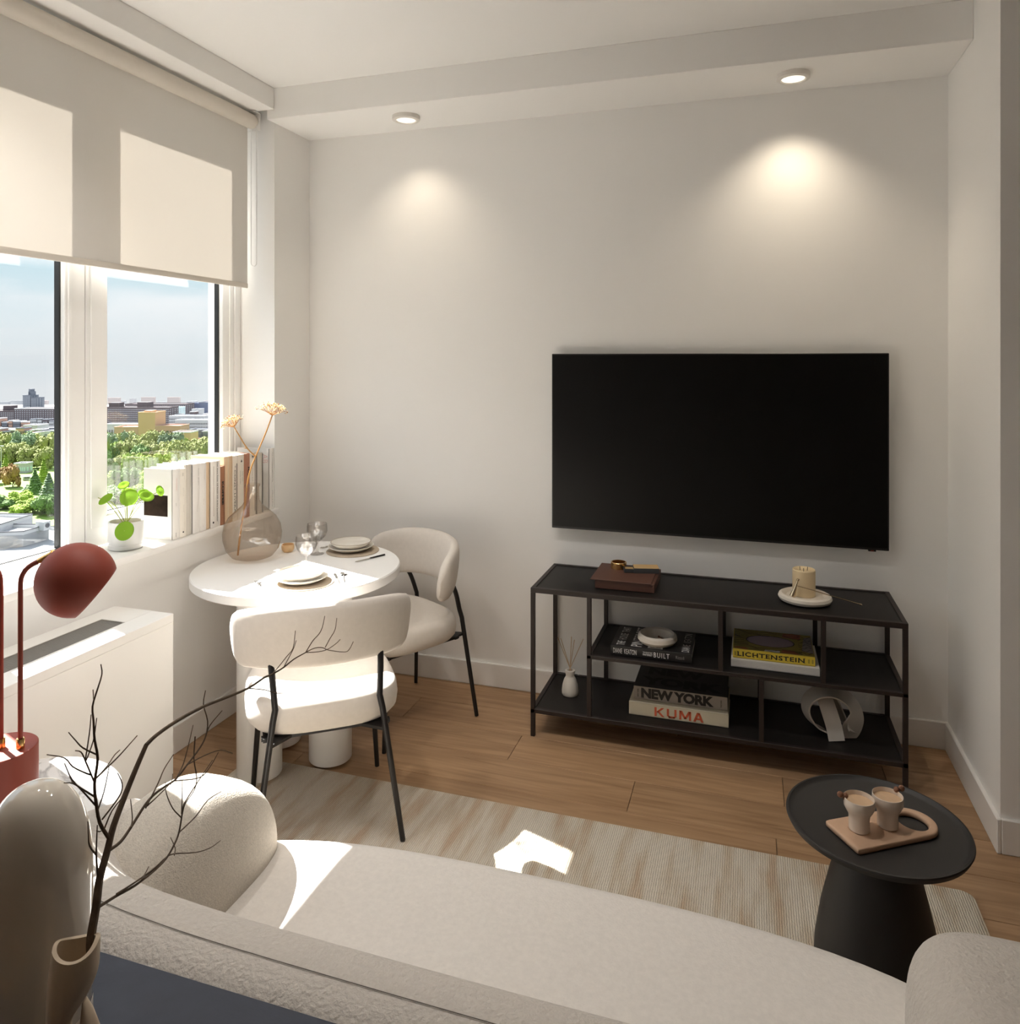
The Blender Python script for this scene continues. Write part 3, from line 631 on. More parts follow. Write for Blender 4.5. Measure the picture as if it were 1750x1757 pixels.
# brown box with ring and matchbox on the console top
bz = ZT
ob = thing('keepsake_box', 'low brown leather box with a slightly open lid on the console top', 'box', (-0.51, 3.32, bz))
MB().box((-0.636, 3.195, bz), (-0.383, 3.445, bz+0.036), 0.0015, 1).build('box_body', M['leatherbox'], ob)
lid = MB().box((-0.655, 3.185, bz+0.0375), (-0.395, 3.450, bz+0.0415), 0.001, 1); lid.build('lid', M['leatherbox'], ob)
rx_, ry_ = -0.565, 3.385
ri = tag(MB().lathe([(0.030, 0), (0.0355, 0.001), (0.0355, 0.027), (0.034, 0.029), (0.030, 0.029)], 40, (rx_, ry_, bz+0.0416), cap=False).lathe([(0.030, 0.029), (0.030, 0.0)], 40, (rx_, ry_, bz+0.0416), cap=False).build('brass_ring', M['brass'], weld=True), 'wide brass ring standing on the brown box lid', 'ring')
mbx = thing('matchbox', 'half open kraft matchbox lying on the brown box lid', 'matchbox', (-0.46, 3.36, bz+0.0416), radians(14))
def loc(mb, nm, m): return mb.build(nm, m, mbx, world=False)
loc(MB().box((-0.035, -0.032, 0.0), (0.075, 0.032, 0.022), 0.0006, 1), 'sleeve', M['slatecard'])
loc(MB().box((-0.0345, -0.0318, 0.0215), (0.0745, 0.0318, 0.0228)), 'sleeve_top', M['kraft'])
loc(MB().box((-0.075, -0.029, 0.001), (-0.034, 0.029, 0.004)).box((-0.075, -0.029, 0.001), (-0.034, -0.027, 0.018)).box((-0.075, 0.027, 0.001), (-0.034, 0.029, 0.018)).box((-0.077, -0.029, 0.001), (-0.075, 0.029, 0.018)), 'tray', M['slatecard'])
for i in range(9): loc(MB().box((-0.070, -0.024+i*0.0055, 0.006), (-0.03, -0.0205+i*0.0055, 0.0135)), 'match', M['kraft'])
# candle on a plaster plate with a snuffer
cp = Vector((0.214, 3.285, ZT))
tag(MB().lathe([(0.0, 0.0), (0.082, 0.0), (0.099, 0.006), (0.104, 0.016), (0.100, 0.026), (0.090, 0.031), (0.080, 0.028), (0.072, 0.020), (0.0, 0.019)], 56, cp).build('candle_plate', M['stoneplate']), 'round cream plaster plate under the candle on the console', 'plate')
cc = cp + Vector((-0.003, 0.014, 0.0195))
cd = thing('candle', 'thick cream pillar candle with three wicks on a cream plate', 'candle', cc)
MB().lathe([(0.0, 0.0), (0.043, 0.0), (0.0445, 0.002), (0.0445, 0.104), (0.042, 0.107), (0.038, 0.104), (0.030, 0.099), (0.0, 0.098)], 48, cc).build('wax', M['wax'], cd)
for a in (0.6, 2.6, 4.6): MB().tube([cc+Vector((0.016*cos(a), 0.016*sin(a), 0.097)), cc+Vector((0.018*cos(a), 0.016*sin(a), 0.114))], 0.0012, 5).build('wick', M['wick'], cd)
sn = thing('candle_snuffer', 'thin pale gold candle snuffer leaning over the cream plate', 'snuffer', cp+Vector((-0.02, -0.045, 0.02)))
b0 = cp+Vector((-0.050, -0.047, 0.0285)); b1 = cp+Vector((-0.028, -0.047, 0.100))
ax_ = (b1-b0).normalized(); Mr = Z.rotation_difference(ax_).to_matrix().to_4x4()
MB().lathe([(0.0115, 0.0), (0.012, 0.001), (0.0035, 0.050), (0.0028, 0.066), (0.005, 0.069), (0.005, 0.075), (0.0, 0.077)], 24, b0, Mr, cap=False).build('bell', M['gold'], sn)
MB().tube([b0+ax_*0.046, cp+Vector((0.205, -0.02, 0.012)), ], 0.0020, 8).build('rod', M['gold'], sn)
MB().ball(cp+Vector((0.205, -0.02, 0.011)), (0.006, 0.004, 0.004), 1).build('finial', M['gold'], sn)
# looped ribbon sculpture on the bottom shelf
kc = Vector((0.310, 3.262, ZBt))
pts, wd = [], []
ctrl = [(-0.030, -0.055, 0.010, 0), (-0.045, -0.045, 0.055, 0), (-0.052, -0.02, 0.105, 0), (-0.03, 0.01, 0.150, 0), (0.02, 0.03, 0.165, 0), (0.075, 0.03, 0.130, 0), (0.095, 0.015, 0.085, 0),
        (0.078, -0.01, 0.040, 0), (0.040, -0.02, 0.014, 0)]
def ribbon(name, path, nrm, w, th, parent):
    """flat band: path points, band width direction per point"""
    R_ = []
    P_ = curve(path, 6); Nn = curve(nrm, 6)
    for i, p in enumerate(P_):
        t = (P_[min(i+1, len(P_)-1)]-P_[max(i-1, 0)]).normalized()
        s = Nn[i]-t*Nn[i].dot(t); s.normalize(); u = t.cross(s)
        R_.append([p+s*w/2+u*th/2, p-s*w/2+u*th/2, p-s*w/2-u*th/2, p+s*w/2-u*th/2])
    return MB().loft(R_).build(name, M['knot'], parent, sharp=50)
kn = thing('ribbon_sculpture', 'grey white looped ribbon sculpture on the bottom shelf', 'sculpture', kc)
V_ = lambda x, y_, z: kc+Vector((x, y_, z))
ribbon('band', [V_(-0.020, 0.0, 0.012), V_(-0.066, 0.0, 0.034), V_(-0.093, 0.0, 0.078), V_(-0.088, 0.0, 0.125), V_(-0.050, 0.0, 0.163), V_(0.004, 0.0, 0.176), V_(0.056, 0.004, 0.155), V_(0.088, 0.008, 0.112), V_(0.090, 0.0, 0.070), V_(0.066, -0.012, 0.030), V_(0.030, -0.025, 0.010)],
       [Vector((0.35, -0.93, 0.15)), Vector((0.35, -0.93, 0.1)), Vector((0.30, -0.95, 0.05)), Vector((0.2, -0.97, -0.08)), Vector((0.08, -0.98, -0.16)), Vector((0.0, -0.98, -0.22)), Vector((-0.12, -0.97, -0.25)), Vector((-0.45, -0.88, -0.1)), Vector((-0.75, -0.65, 0.05)), Vector((-0.85, -0.45, 0.3)), Vector((-0.6, -0.6, 0.5))], 0.088, 0.006, kn)
ribbon('band', [V_(-0.030, 0.030, 0.150), V_(-0.020, 0.0, 0.132), V_(-0.008, -0.030, 0.100), V_(0.006, -0.048, 0.055), V_(0.016, -0.056, 0.004)],
       [Vector((1, 0.1, 0)), Vector((1, 0.05, 0.05)), Vector((1, 0, 0.06)), Vector((1, 0, 0.06)), Vector((1, 0, 0.0))], 0.060, 0.006, kn)
ribbon('band', [V_(-0.030, 0.030, 0.150), V_(0.0, 0.045, 0.135), V_(0.030, 0.030, 0.090), V_(0.060, 0.0, 0.045), V_(0.078, -0.02, 0.030)],
       [Vector((1, 0.1, 0)), Vector((0.7, -0.6, 0.3)), Vector((0.5, -0.8, 0.2)), Vector((0.2, -0.9, 0.3)), Vector((-0.3, -0.9, 0.3))], 0.060, 0.006, kn)

# ------------------------------------------------------------------ books on the sill
BX = -2.246
def sillbook(label, y0, y1, h, depth, cover, lines=(), group=None, fx=0.0):
    x1 = BX+fx; x0 = x1-depth; z0 = ZSILL+0.0005
    t = thing('book', label, 'book', ((x0+x1)/2, (y0+y1)/2, z0))
    c = MB().box((x0, y0, z0), (x1-0.002, y0+0.0025, z0+h), 0.0006, 1).box((x0, y1-0.0025, z0), (x1-0.002, y1, z0+h), 0.0006, 1)
    n = 6; prof = [(x1-0.004*(2*i/n-1)**2, y0+(y1-y0)*i/n) for i in range(n+1)] + [(x1-0.007, y1), (x1-0.007, y0)]
    c.prism(prof, z0, z0+h)
    c.build('cover', cover, t)
    MB().box((x0+0.004, y0+0.0025, z0+0.002), (x1-0.007, y1-0.0025, z0+h-0.004)).build('pages', M['paper'], t)
    for ln in lines:
        kind, m = ln[0], ln[1]
        if kind == 't':      # text running down the spine: string, yfrac, z top, length, cap height
            _, m, s_, yf, zt_, wl_, hh, fat = ln
            yc = y0+(y1-y0)*yf
            text(s_, m, (x1+0.0008, yc-hh/2, z0+zt_), -Z, Y, wl_, hh, t, 'spine_lettering', fat)
        elif kind == 'd':    # round publisher dot
            _, m, yf, zz, r = ln
            MB().lathe([(0, 0), (r, 0), (r, 0.0009), (0, 0.0009)], 12, (x1+0.0002, y0+(y1-y0)*yf, z0+zz), Matrix.Rotation(pi/2, 4, 'Y')).build('spine_mark', m, t)
        elif kind == 'l':    # ruled line on the spine
            _, m, yf, za, zb_, w_ = ln
            yc = y0+(y1-y0)*yf
            MB().box((x1-0.001, yc-w_/2, z0+za), (x1+0.0008, yc+w_/2, z0+zb_)).build('spine_rule', m, t)
    return t
yb_ = lambda u: on(u, 850, x=BX).y
bk = sillbook('white book nearest the plant with a dark photograph on its cover', yb_(297), yb_(309.5), 0.290, 0.150, M['bookwhite'],
     [('t', M['inkpink'], 'HANDBOK', 0.45, 0.250, 0.05, 0.006, 0), ('t', M['inkgrey'], 'och', 0.4, 0.15, 0.012, 0.005, 0), ('l', M['inkgrey'], 0.4, 0.01, 0.028, 0.0012)])
pa = on(247, 848, y=yb_(297)-0.0005); pb = on(287.5, 887, y=yb_(297)-0.0005)
MB().box((pa.x, yb_(297)-0.0008, pb.z), (pb.x, yb_(297)+0.0005, pa.z)).build('cover_photograph', M['silverprint'], bk)
sillbook('ivory book with a black dot low on its spine, second along the row', yb_(309.7), yb_(320), 0.286, 0.150, M['bookivory'],
     [('t', M['bookgrey'], 'SOMMAR', 0.45, 0.205, 0.035, 0.007, 0), ('t', M['bookgrey'], 'trettio', 0.5, 0.135, 0.03, 0.006, 0), ('d', M['inkblack'], 0.45, 0.022, 0.0035), ('l', M['bookgrey'], 0.4, 0.255, 0.268, 0.006)])
sillbook('plain stone-coloured book standing taller than the ivory book with the black dot', yb_(320.3), yb_(331), 0.298, 0.150, M['bookgrey'], fx=-0.006)
sillbook('white book with grey lettering high on its spine, third pale spine along the row', yb_(331.3), yb_(343.5), 0.296, 0.150, M['bookwhite'],
     [('t', M['inkgrey'], 'Stilla dagar', 0.72, 0.275, 0.075, 0.006, 0), ('t', M['bookgrey'], 'roman', 0.55, 0.12, 0.03, 0.006, 0)])
sillbook('slim white book with faint grey lettering before the tan page block', yb_(343.8), yb_(354.5), 0.294, 0.150, M['bookwhite'],
     [('t', M['bookgrey'], 'Ljuset', 0.6, 0.262, 0.04, 0.006, 0), ('t', M['bookgrey'], 'dikter', 0.5, 0.14, 0.03, 0.005, 0), ('t', M['bookgrey'], 'ord', 0.4, 0.03, 0.012, 0.004, 0)])
sillbook('thin tan book with a bare spine among the white books', yb_(354.8), yb_(361.5), 0.294, 0.150, M['booktan'], fx=-0.004)
sillbook('white book with one long line of black lettering down its spine', yb_(361.8), yb_(378.5), 0.292, 0.150, M['bookwhite'],
     [('t', M['inkblack'], 'Det stora huset vid havet och andra berattelser', 0.66, 0.285, 0.262, 0.0075, 0.012), ('d', M['inkblack'], 0.25, 0.023, 0.0045), ('l', M['bookgrey'], 0.30, 0.05, 0.27, 0.002)])
sillbook('short brown book with fat black capitals beside the large tan book', yb_(378.8), yb_(386.5), 0.262, 0.130, M['bookbrown'],
     [('t', M['inkblack'], 'KOFFEE', 0.42, 0.195, 0.105, 0.013, 0.05)])
sillbook('large tan book with a bare rounded spine, the bulkiest of the row', yb_(387), yb_(399.5), 0.302, 0.190, M['booktan'], [('l', M['bookcream'], 0.35, 0.0, 0.30, 0.004)])
sillbook('cream book with tall outlined capitals and a black star on its spine', yb_(399.8), yb_(408.5), 0.299, 0.165, M['bookivory'],
     [('t', M['inkblack'], '* CONST LIVERA', 0.35, 0.255, 0.215, 0.011, 0), ('l', M['inkblack'], 0.78, 0.05, 0.262, 0.0016)])
sillbook('cream book with a black figure four high on its spine', yb_(408.8), yb_(419), 0.299, 0.165, M['bookivory'],
     [('t', M['inkblack'], '4', 0.5, 0.277, 0.014, 0.011, 0.02), ('t', M['inkgrey'], 'samlade noveller', 0.33, 0.225, 0.062, 0.006, 0), ('t', M['inkgrey'], 'andra delen', 0.68, 0.22, 0.045, 0.005, 0)])
sillbook('terracotta book with fat black letters on its spine', yb_(419.3), yb_(429), 0.299, 0.165, M['bookterra'], [('t', M['inkblack'], 'FOO', 0.72, 0.235, 0.045, 0.012, 0.05)])
sillbook('pale book with a black figure two high on its spine, beside the terracotta book', yb_(429.3), yb_(439.5), 0.297, 0.165, M['bookivory'],
     [('t', M['inkblack'], '2', 0.40, 0.287, 0.013, 0.012, 0.03), ('t', M['inkgrey'], 'havets ljud', 0.35, 0.225, 0.06, 0.006, 0), ('t', M['inkgrey'], 'brev', 0.4, 0.115, 0.025, 0.006, 0), ('l', M['inkgrey'], 0.82, 0.02, 0.28, 0.002)])
sillbook('stone-coloured book with two dark ruled lines along its spine', yb_(440), yb_(451), 0.291, 0.160, M['bookgrey'], [('l', M['inkblack'], 0.04, 0.0, 0.286, 0.0022), ('l', M['inkblack'], 0.96, 0.0, 0.286, 0.0022)])
bk = sillbook('tall thin white book at the end of the row against the window reveal', yb_(463), yb_(471), 0.302, 0.190, M['bookwhite'],
     [('t', M['inkgrey'], 'The complete seasons by', 0.5, 0.285, 0.15, 0.0075, 0), ('t', M['inkgrey'], 'Joanna & Bree', 0.5, 0.095, 0.08, 0.007, 0)])
text('AB', M['inkpink'], (BX-0.042, yb_(463)-0.0004, ZSILL+0.275), -Z, X, 0.045, 0.030, bk, 'cover_drawing', 0.0)

# ------------------------------------------------------------------ potted plant on the sill
pc = Vector((-2.335, 2.352, ZSILL))
pp = thing('potted_plant', 'small round-leaved green plant in a white pot on the sill', 'plant', pc)
MB().lathe([(0.0, 0.016), (0.055, 0.016), (0.062, 0.020), (0.0635, 0.030), (0.0635, 0.107), (0.0615, 0.109), (0.058, 0.107), (0.057, 0.085), (0.0, 0.083)], 48, pc).build('pot', M['pot'], pp)
MB().lathe([(0.0, 0.0), (0.057, 0.0), (0.063, 0.005), (0.0635, 0.020), (0.062, 0.022), (0.060, 0.016), (0.0, 0.014)], 48, pc).build('saucer', M['pot'], pp)
MB().lathe([(0.0, 0.0), (0.0600, 0.0), (0.0600, 0.008), (0.0, 0.008)], 40, pc+Vector((0, 0, 0.0165))).build('saucer_shade_disc', M['dark'], pp)  # dark disc that stands in for the shade between pot and saucer
so = MB().lathe([(0.0, 0.090), (0.057, 0.087)], 24, pc, cap=False)
for i in range(26):
    a = random.uniform(0, 2*pi); r_ = 0.05*sqrt(random.random()); so.ball(pc+Vector((r_*cos(a), r_*sin(a), 0.091)), (random.uniform(.004, .008), random.uniform(.004, .008), 0.004), 1)
so.build('soil', M['soil'], pp)
d0 = (pc-Vector((0, 0, H))).dot(FWD)
top = pc+Vector((0.0, 0.0, 0.09))
for (u, v, r_, fu, fv, dd, squash) in ((221, 853, 0.0345, 0.15, -0.9, -0.02, 1.0), (213, 911, 0.037, 0.0, -0.75, -0.075, 1.0), (181, 856, 0.030, -0.35, -0.4, 0.0, 0.62), (252, 851, 0.027, 0.5, -0.2, 0.0, 0.60), (161, 851, 0.023, -0.9, 0.15, 0.02, 1.0), (275, 842, 0.022, 0.93, 0.25, 0.02, 1.0), (212, 832, 0.022, 0.0, 0.3, 0.04, 0.5), (247, 846, 0.022, 0.4, 0.3, 0.03, 0.55), (217, 843, 0.018, 0.1, 0.6, 0.05, 0.6)):
    c = at(u, v, d0+dd)
    nrm = (RGT*fu*0.9 - FWD*abs(sqrt(max(0.05, 1-fu*fu))) * (0.9 if squash == 1.0 else 0.55) + Z*(0.35 if squash == 1.0 else 0.75)).normalized()
    if (u, v) in ((161, 851), (275, 842)): nrm = (RGT*fu - FWD*0.18 + Z*0.35).normalized()
    Mx = Z.rotation_difference(nrm).to_matrix().to_4x4()
    lf = MB().lathe([(0.0, -0.003), (r_*0.35, -0.0005), (r_*0.7, 0.0015), (r_*0.93, 0.001), (r_, -0.0015)], 26, c, Mx, cap=False)
    lf.build('leaf', M['leaf'], pp)
    mid = top.lerp(c, 0.55)+Z*0.022
    MB().tube(curve([top+Vector((random.uniform(-.004, .004), random.uniform(-.004, .004), 0)), mid, c-nrm*0.003], 6), 0.0016, 6).build('stem', M['stem'], pp)

# ------------------------------------------------------------------ dining table
TC = Vector((-1.829, 2.768, 0)); TR = 0.428; TZ = 0.745
dt = thing('dining_table', 'round white dining table on thick white columns by the window', 'table', TC)
MB().lathe([(0.0, TZ-0.042), (TR-0.008, TZ-0.042), (TR, TZ-0.036), (TR, TZ-0.005), (TR-0.004, TZ), (0.0, TZ)], 96, TC).build('tabletop', M['tablewhite'], dt)
for cxy in ((-1.619, 2.678), (-1.822, 2.494), (-1.895, 2.735)):
    MB().lathe([(0.0, 0.011), (0.083, 0.011), (0.085, 0.014), (0.085, TZ-0.042), (0.0, TZ-0.042)], 48, (cxy[0], cxy[1], 0)).build('column', M['tablewhite'], dt)

# vase with dried flowers
vc = Vector((-2.083, 2.800, TZ+0.0005))
vs_ = thing('glass_vase', 'smoky brown bottle vase with a narrow neck on the dining table', 'vase', vc)
VP = [(0.0, 0.003), (0.055, 0.001), (0.088, 0.014), (0.112, 0.045), (0.123, 0.085), (0.125, 0.115), (0.119, 0.150), (0.100, 0.185), (0.070, 0.213), (0.043, 0.236), (0.031, 0.258), (0.0285, 0.280), (0.029, 0.315), (0.033, 0.320), (0.033, 0.327), (0.028, 0.329)]
MB().lathe(VP, 64, vc, cap=False).build('bottle', M['smoke'], vs_, sharp=80)
dz_ = (vc-Vector((0, 0, H))).dot(FWD)
fw = thing('dried_flower', 'dried cow parsley stem with two cream flower heads in the brown vase', 'dried flower', vc+Vector((0, 0, 0.02)))
st = curve([at(408, 953, dz_), at(413, 910, dz_), at(420, 868, dz_), at(424, 832, dz_), at(430, 805, dz_), at(440, 780, dz_), at(455, 745, dz_), at(467, 713, dz_)], 6)
MB().tube(st, [0.0042-0.0014*i/len(st) for i in range(len(st))], 8).build('stem', M['drystem'], fw)
s2 = curve([at(438, 783, dz_), at(424, 769, dz_), at(412, 750, dz_), at(402, 733, dz_)], 6)
MB().tube(s2, [0.0032-0.001*i/len(s2) for i in range(len(s2))], 8).build('stem', M['drystem'], fw)
MB().tube([at(424, 769, dz_), at(418, 769, dz_)], [0.003, 0.001], 6).build('stem', M['drystem'], fw)
def umbel(base, axis, R, Hh, nn):
    Mx = Z.rotation_difference(axis.normalized()).to_matrix()
    rays = MB(); fl_ = MB(); fd = MB()
    for i in range(nn):
        a = 2.399*i; rr = R*sqrt((i+0.5)/nn)
        tip = base + Mx @ Vector((rr*cos(a), rr*sin(a), Hh*(1.0-0.55*(rr/R)**2)))
        mid = base + Mx @ Vector((rr*cos(a)*0.62, rr*sin(a)*0.62, Hh*0.38))
        rays.tube(curve([base, mid, tip], 4), 0.00075, 4, cap=False)
        for k in range(6):
            p = tip+Vector((random.gauss(0, .0055), random.gauss(0, .0055), random.gauss(0, .004)))
            (fd if random.random() < 0.22 else fl_).ball(p, random.uniform(.0018, .0034), 1)
    h = rays.build('flower_rays', M['drystem'], fw, kind='stuff')
    fl_.build('florets', M['floret'], fw, kind='stuff'); fd.build('florets', M['floretdark'], fw, kind='stuff')
umbel(at(467, 713, dz_), Vector((0.1, -0.1, 1.0))+RGT*0.12, 0.062, 0.052, 34)
umbel(at(402, 733, dz_), Vector((0, 0, 1.0))-RGT*0.5, 0.050, 0.048, 28)

# table setting
def lathe_thing(name, label, cat, prof, c, m, group=None, n=56):
    return tag(MB().lathe(prof, n, c).build(name, m), label, cat, group)
ZT2 = TZ+0.0004
s1 = Vector((-1.668, 2.560, ZT2)); s2_ = Vector((-1.728, 3.050, ZT2))
for c, w1_, w2_ in ((s1, 'nearest the near chair', 'near chair'), (s2_, 'at the far place setting', 'far chair')):
    lathe_thing('placemat', 'round beige woven placemat %s' % ('under the stacked plates nearest the camera' if c is s1 else 'under the plates at the far side of the table'), 'placemat', [(0.0, 0), (0.118, 0), (0.119, 0.002), (0.118, 0.004), (0.0, 0.004)], c, M['mat'])
    pl = thing('dinner_plate', 'off-white dinner plate under a bowl, %s' % ('in the sun nearest the camera' if c is s1 else 'in shade at the far side of the table'), 'plate', c+Vector((0, 0, 0.0042)))
    o_ = c+Vector((-0.012, 0.004, 0.0042))
    MB().lathe([(0.0, 0.0), (0.060, 0.0), (0.085, 0.010), (0.101, 0.019), (0.1035, 0.022), (0.1015, 0.023), (0.082, 0.013), (0.058, 0.005), (0.0, 0.005)], 64, o_).build('dish', M['plate'], pl)
    q_ = thing('shallow_bowl', 'off-white shallow bowl stacked on the %s plate' % ('sunlit' if c is s1 else 'shaded far'), 'bowl', o_+Vector((0, 0, 0.012)))
    MB().lathe([(0.0, 0.0), (0.045, 0.0), (0.074, 0.008), (0.089, 0.022), (0.0905, 0.027), (0.088, 0.027), (0.072, 0.0125), (0.045, 0.006), (0.0, 0.0055)], 64, o_+Vector((0, 0, 0.012))).build('dish', M['plate'], q_)
    MB().lathe([(0.0905, 0.0262), (0.0912, 0.0272), (0.0895, 0.0285), (0.0875, 0.0272)], 64, o_+Vector((0, 0, 0.012)), cap=False).build('rim', M['platerim'], q_)
def cutlery(kind, label, a, b, group=None):
    """from handle end a to tip b, lying on the table"""
    a = Vector(a); b = Vector(b); d_ = (b-a); L_ = d_.length; d_.normalize()
    t = thing(kind, label, kind, a.lerp(b, 0.5)-Vector((0, 0, 0.003)), atan2(d_.y, d_.x))
    bm_ = lambda mb, nm, m: mb.build(nm, m, t, world=False)
    h = L_/2
    bm_(MB().tube([(-h, 0, 0.004), (-h*0.2, 0, 0.004), (0.0, 0, 0.004)], [0.0042, 0.0036, 0.003], 8), 'handle', M['black'] if 'black' in label else M['silver'])
    if kind == 'fork':
        g = MB().tube([(0, 0, 0.004), (h*0.45, 0, 0.005)], [0.0025, 0.003], 6).prism([(h*0.45, -0.008), (h*0.62, -0.010), (h*0.62, 0.010), (h*0.45, 0.008)], 0.004, 0.006)
        for k in range(4): g.box((h*0.6, -0.010+k*0.0058, 0.0042), (h, -0.010+k*0.0058+0.0026, 0.0058))
        bm_(g, 'fork_head', M['silver'])
    elif kind == 'knife': bm_(MB().prism([(0, -0.004), (h*0.9, -0.006), (h, 0.0), (h*0.9, 0.006), (0, 0.005)], 0.002, 0.004), 'blade', M['silver'])
    else: bm_(MB().tube([(0, 0, 0.004), (h*0.5, 0, 0.004)], [0.0025, 0.0025], 6).lathe([(0.0, 0.001), (0.010, 0.002), (0.015, 0.006), (0.0145, 0.0065), (0.009, 0.0035), (0.0, 0.0025)], 24, (h*0.72, 0, 0.0), Matrix.Diagonal((1.3, 1, 1, 1))), 'spoon_bowl', M['silver'])
    return t
T_ = lambda u, v: on(u, v, z=TZ+0.003)
cutlery('fork', 'steel fork on the sunlit table left of the near plates', T_(457, 1019), T_(441, 997))
cutlery('knife', 'steel knife on the sunlit table right of the near plates', T_(584, 1003), T_(574, 984))
cutlery('spoon', 'steel spoon on the sunlit table beside the steel knife', T_(591.5, 1002), T_(589, 982))
cutlery('knife', 'black-handled steel knife on the shaded far side of the table', T_(660, 952), T_(609, 964))
cutlery('fork', 'steel fork in the shade left of the far plates', T_(566, 937), T_(551, 941))
def wineglass(c, label):
    t = thing('wine_glass', label, 'glass', c)
    MB().lathe([(0.0, 0.001), (0.030, 0.0005), (0.031, 0.002), (0.012, 0.005), (0.0052, 0.012), (0.0046, 0.045), (0.0075, 0.056), (0.024, 0.066), (0.039, 0.083), (0.0455, 0.104), (0.0445, 0.126), (0.0430, 0.138), (0.0418, 0.138), (0.0432, 0.126), (0.0442, 0.104), (0.038, 0.0845), (0.023, 0.0685), (0.0, 0.062)], 48, c).build('goblet', M['glass'], t, sharp=80)
    MB().lathe([(0.0, 0.064), (0.022, 0.070), (0.037, 0.0855), (0.0425, 0.097), (0.0, 0.097)], 48, c).build('water', M['water'], t, sharp=50)
    return t
wineglass(Vector((-1.768, 2.735, ZT2)), 'clear stemmed glass of water nearer the camera, above the sunlit plates')
wineglass(Vector((-1.853, 2.952, ZT2)), 'clear stemmed glass of water further back, beside the shaded plates')
lathe_thing('wooden_bowl', 'tiny pale wooden bowl on the table beside the brown vase', 'bowl', [(0.0, 0.0), (0.019, 0.0), (0.027, 0.010), (0.029, 0.022), (0.0265, 0.034), (0.0245, 0.033), (0.025, 0.022), (0.019, 0.008), (0.0, 0.006)], Vector((-2.005, 2.952, ZT2)), M['wood'], n=36)

# ------------------------------------------------------------------ dining chairs
def make_chair(label):
    t = thing('dining_chair', label, 'chair', (0, 0, 0), 0, 'chairs at the round table')
    B = lambda mb, nm, m, sharp=60: mb.build(nm, m, t, world=False, sharp=sharp)
    # local frame: +y faces forward, x across
    ou = []
    for i in range(44):
        a = 2*pi*i/44; s = lambda v, e: math.copysign(abs(v)**e, v)
        w = 0.262 if sin(a) > 0 else 0.262
        ou.append((w*s(cos(a), 0.62), 0.02+0.245*s(sin(a), 0.62)))
    rings = []
    for f, z in ((0.80, 0.372), (0.93, 0.378), (0.985, 0.395), (1.0, 0.425), (0.985, 0.455), (0.95, 0.472), (0.86, 0.482), (0.6, 0.484), (0.25, 0.482)):
        rings.append([Vector((x*f, 0.02+(y_-0.02)*f, z)) for x, y_ in ou])
    B(MB().loft(rings), 'seat', M['chairfab'])
    # curved wrap-around backrest: arc in plan, ends lower and narrower
    R_ = []; N_ = 32
    for i in range(N_+1):
        s = -1+2*i/N_; a = s*radians(84)
        ax, ay = 0.288*sin(a), -0.225+0.225*(1-cos(a))
        hh = 0.106*(1-0.16*abs(s)**3); zc = 0.700-0.048*abs(s)**2.4
        th = 0.030
        if abs(s) > 0.80: k_ = sqrt(max(0.0, 1-((abs(s)-0.80)/0.203)**2)); hh *= 0.42+0.58*k_; th *= 0.25+0.75*k_; zc -= 0.012*(1-k_)
        nx, ny = sin(a), -cos(a)                                    # outward
        ring = []
        for k in range(22):
            b_ = 2*pi*k/22; cz = math.copysign(abs(sin(b_))**0.70, sin(b_)); cr_ = math.copysign(abs(cos(b_))**0.70, cos(b_))
            lean = 0.12*cz*hh
            ring.append(Vector((ax+nx*(cr_*th+lean), ay+ny*(cr_*th+lean), zc+cz*hh)))
        R_.append(ring)
    B(MB().loft(R_), 'backrest', M['chairfab'])
    for sx_ in (-1, 1):
        up = curve([(0.180*sx_, -0.176, 0.612), (0.175*sx_, -0.205, 0.555), (0.168*sx_, -0.230, 0.478)], 4)
        B(MB().tube(up+[Vector((0.176*sx_, -0.238, 0.44)), Vector((0.238*sx_, -0.275, 0.0))], [0.0105]*len(up)+[0.0105, 0.009], 8), 'rear_leg', M['black'])
        B(MB().tube([(0.205*sx_, 0.185, 0.385), (0.232*sx_, 0.215, 0.0)], [0.011, 0.009], 8), 'front_leg', M['black'])
        B(MB().prism([(0.186*sx_, -0.250), (0.205*sx_, -0.12), (0.09*sx_, -0.17)] if sx_ > 0 else [(0.186*sx_, -0.250), (0.09*sx_, -0.17), (0.205*sx_, -0.12)], 0.362, 0.372), 'bracket', M['black'])
        B(MB().box((0.196*sx_-0.009, -0.200, 0.362), (0.196*sx_+0.009, 0.200, 0.374)), 'side_rail', M['black'])
    B(MB().box((-0.21, -0.19, 0.362), (0.21, -0.172, 0.374)).box((-0.21, 0.165, 0.362), (0.21, 0.183, 0.374)), 'cross_rail', M['black'])
    return t
ch1 = make_chair('beige upholstered chair seen from behind, in front of the dining table')
ch1.location = (-1.461, 2.360, 0.0128); ch1.rotation_euler.z = radians(37)
ch2 = copy_tree(ch1); ch2['label'] = 'beige upholstered chair against the back wall, facing the dining table'
ch2.location = (-1.526, 3.086, 0.0022); ch2.rotation_euler.z = radians(150)

# ------------------------------------------------------------------ rug
def rrect(x0, y0, x1, y1, r, n=6):
    P_ = []
    for cx_, cy_, a0 in ((x1-r, y1-r, 0), (x0+r, y1-r, pi/2), (x0+r, y0+r, pi), (x1-r, y0+r, 1.5*pi)):
        P_ += [(cx_+r*cos(a0+pi/2*i/n), cy_+r*sin(a0+pi/2*i/n)) for i in range(n+1)]
    return P_
tag(MB().prism(rrect(-1.925, 0.93, 0.640, 2.587, 0.03), 0.0003, 0.010, 0.003, 2).build('rug', M['rug']), 'ribbed oatmeal wool rug with faint brown streaks under the sofa and table', 'rug')

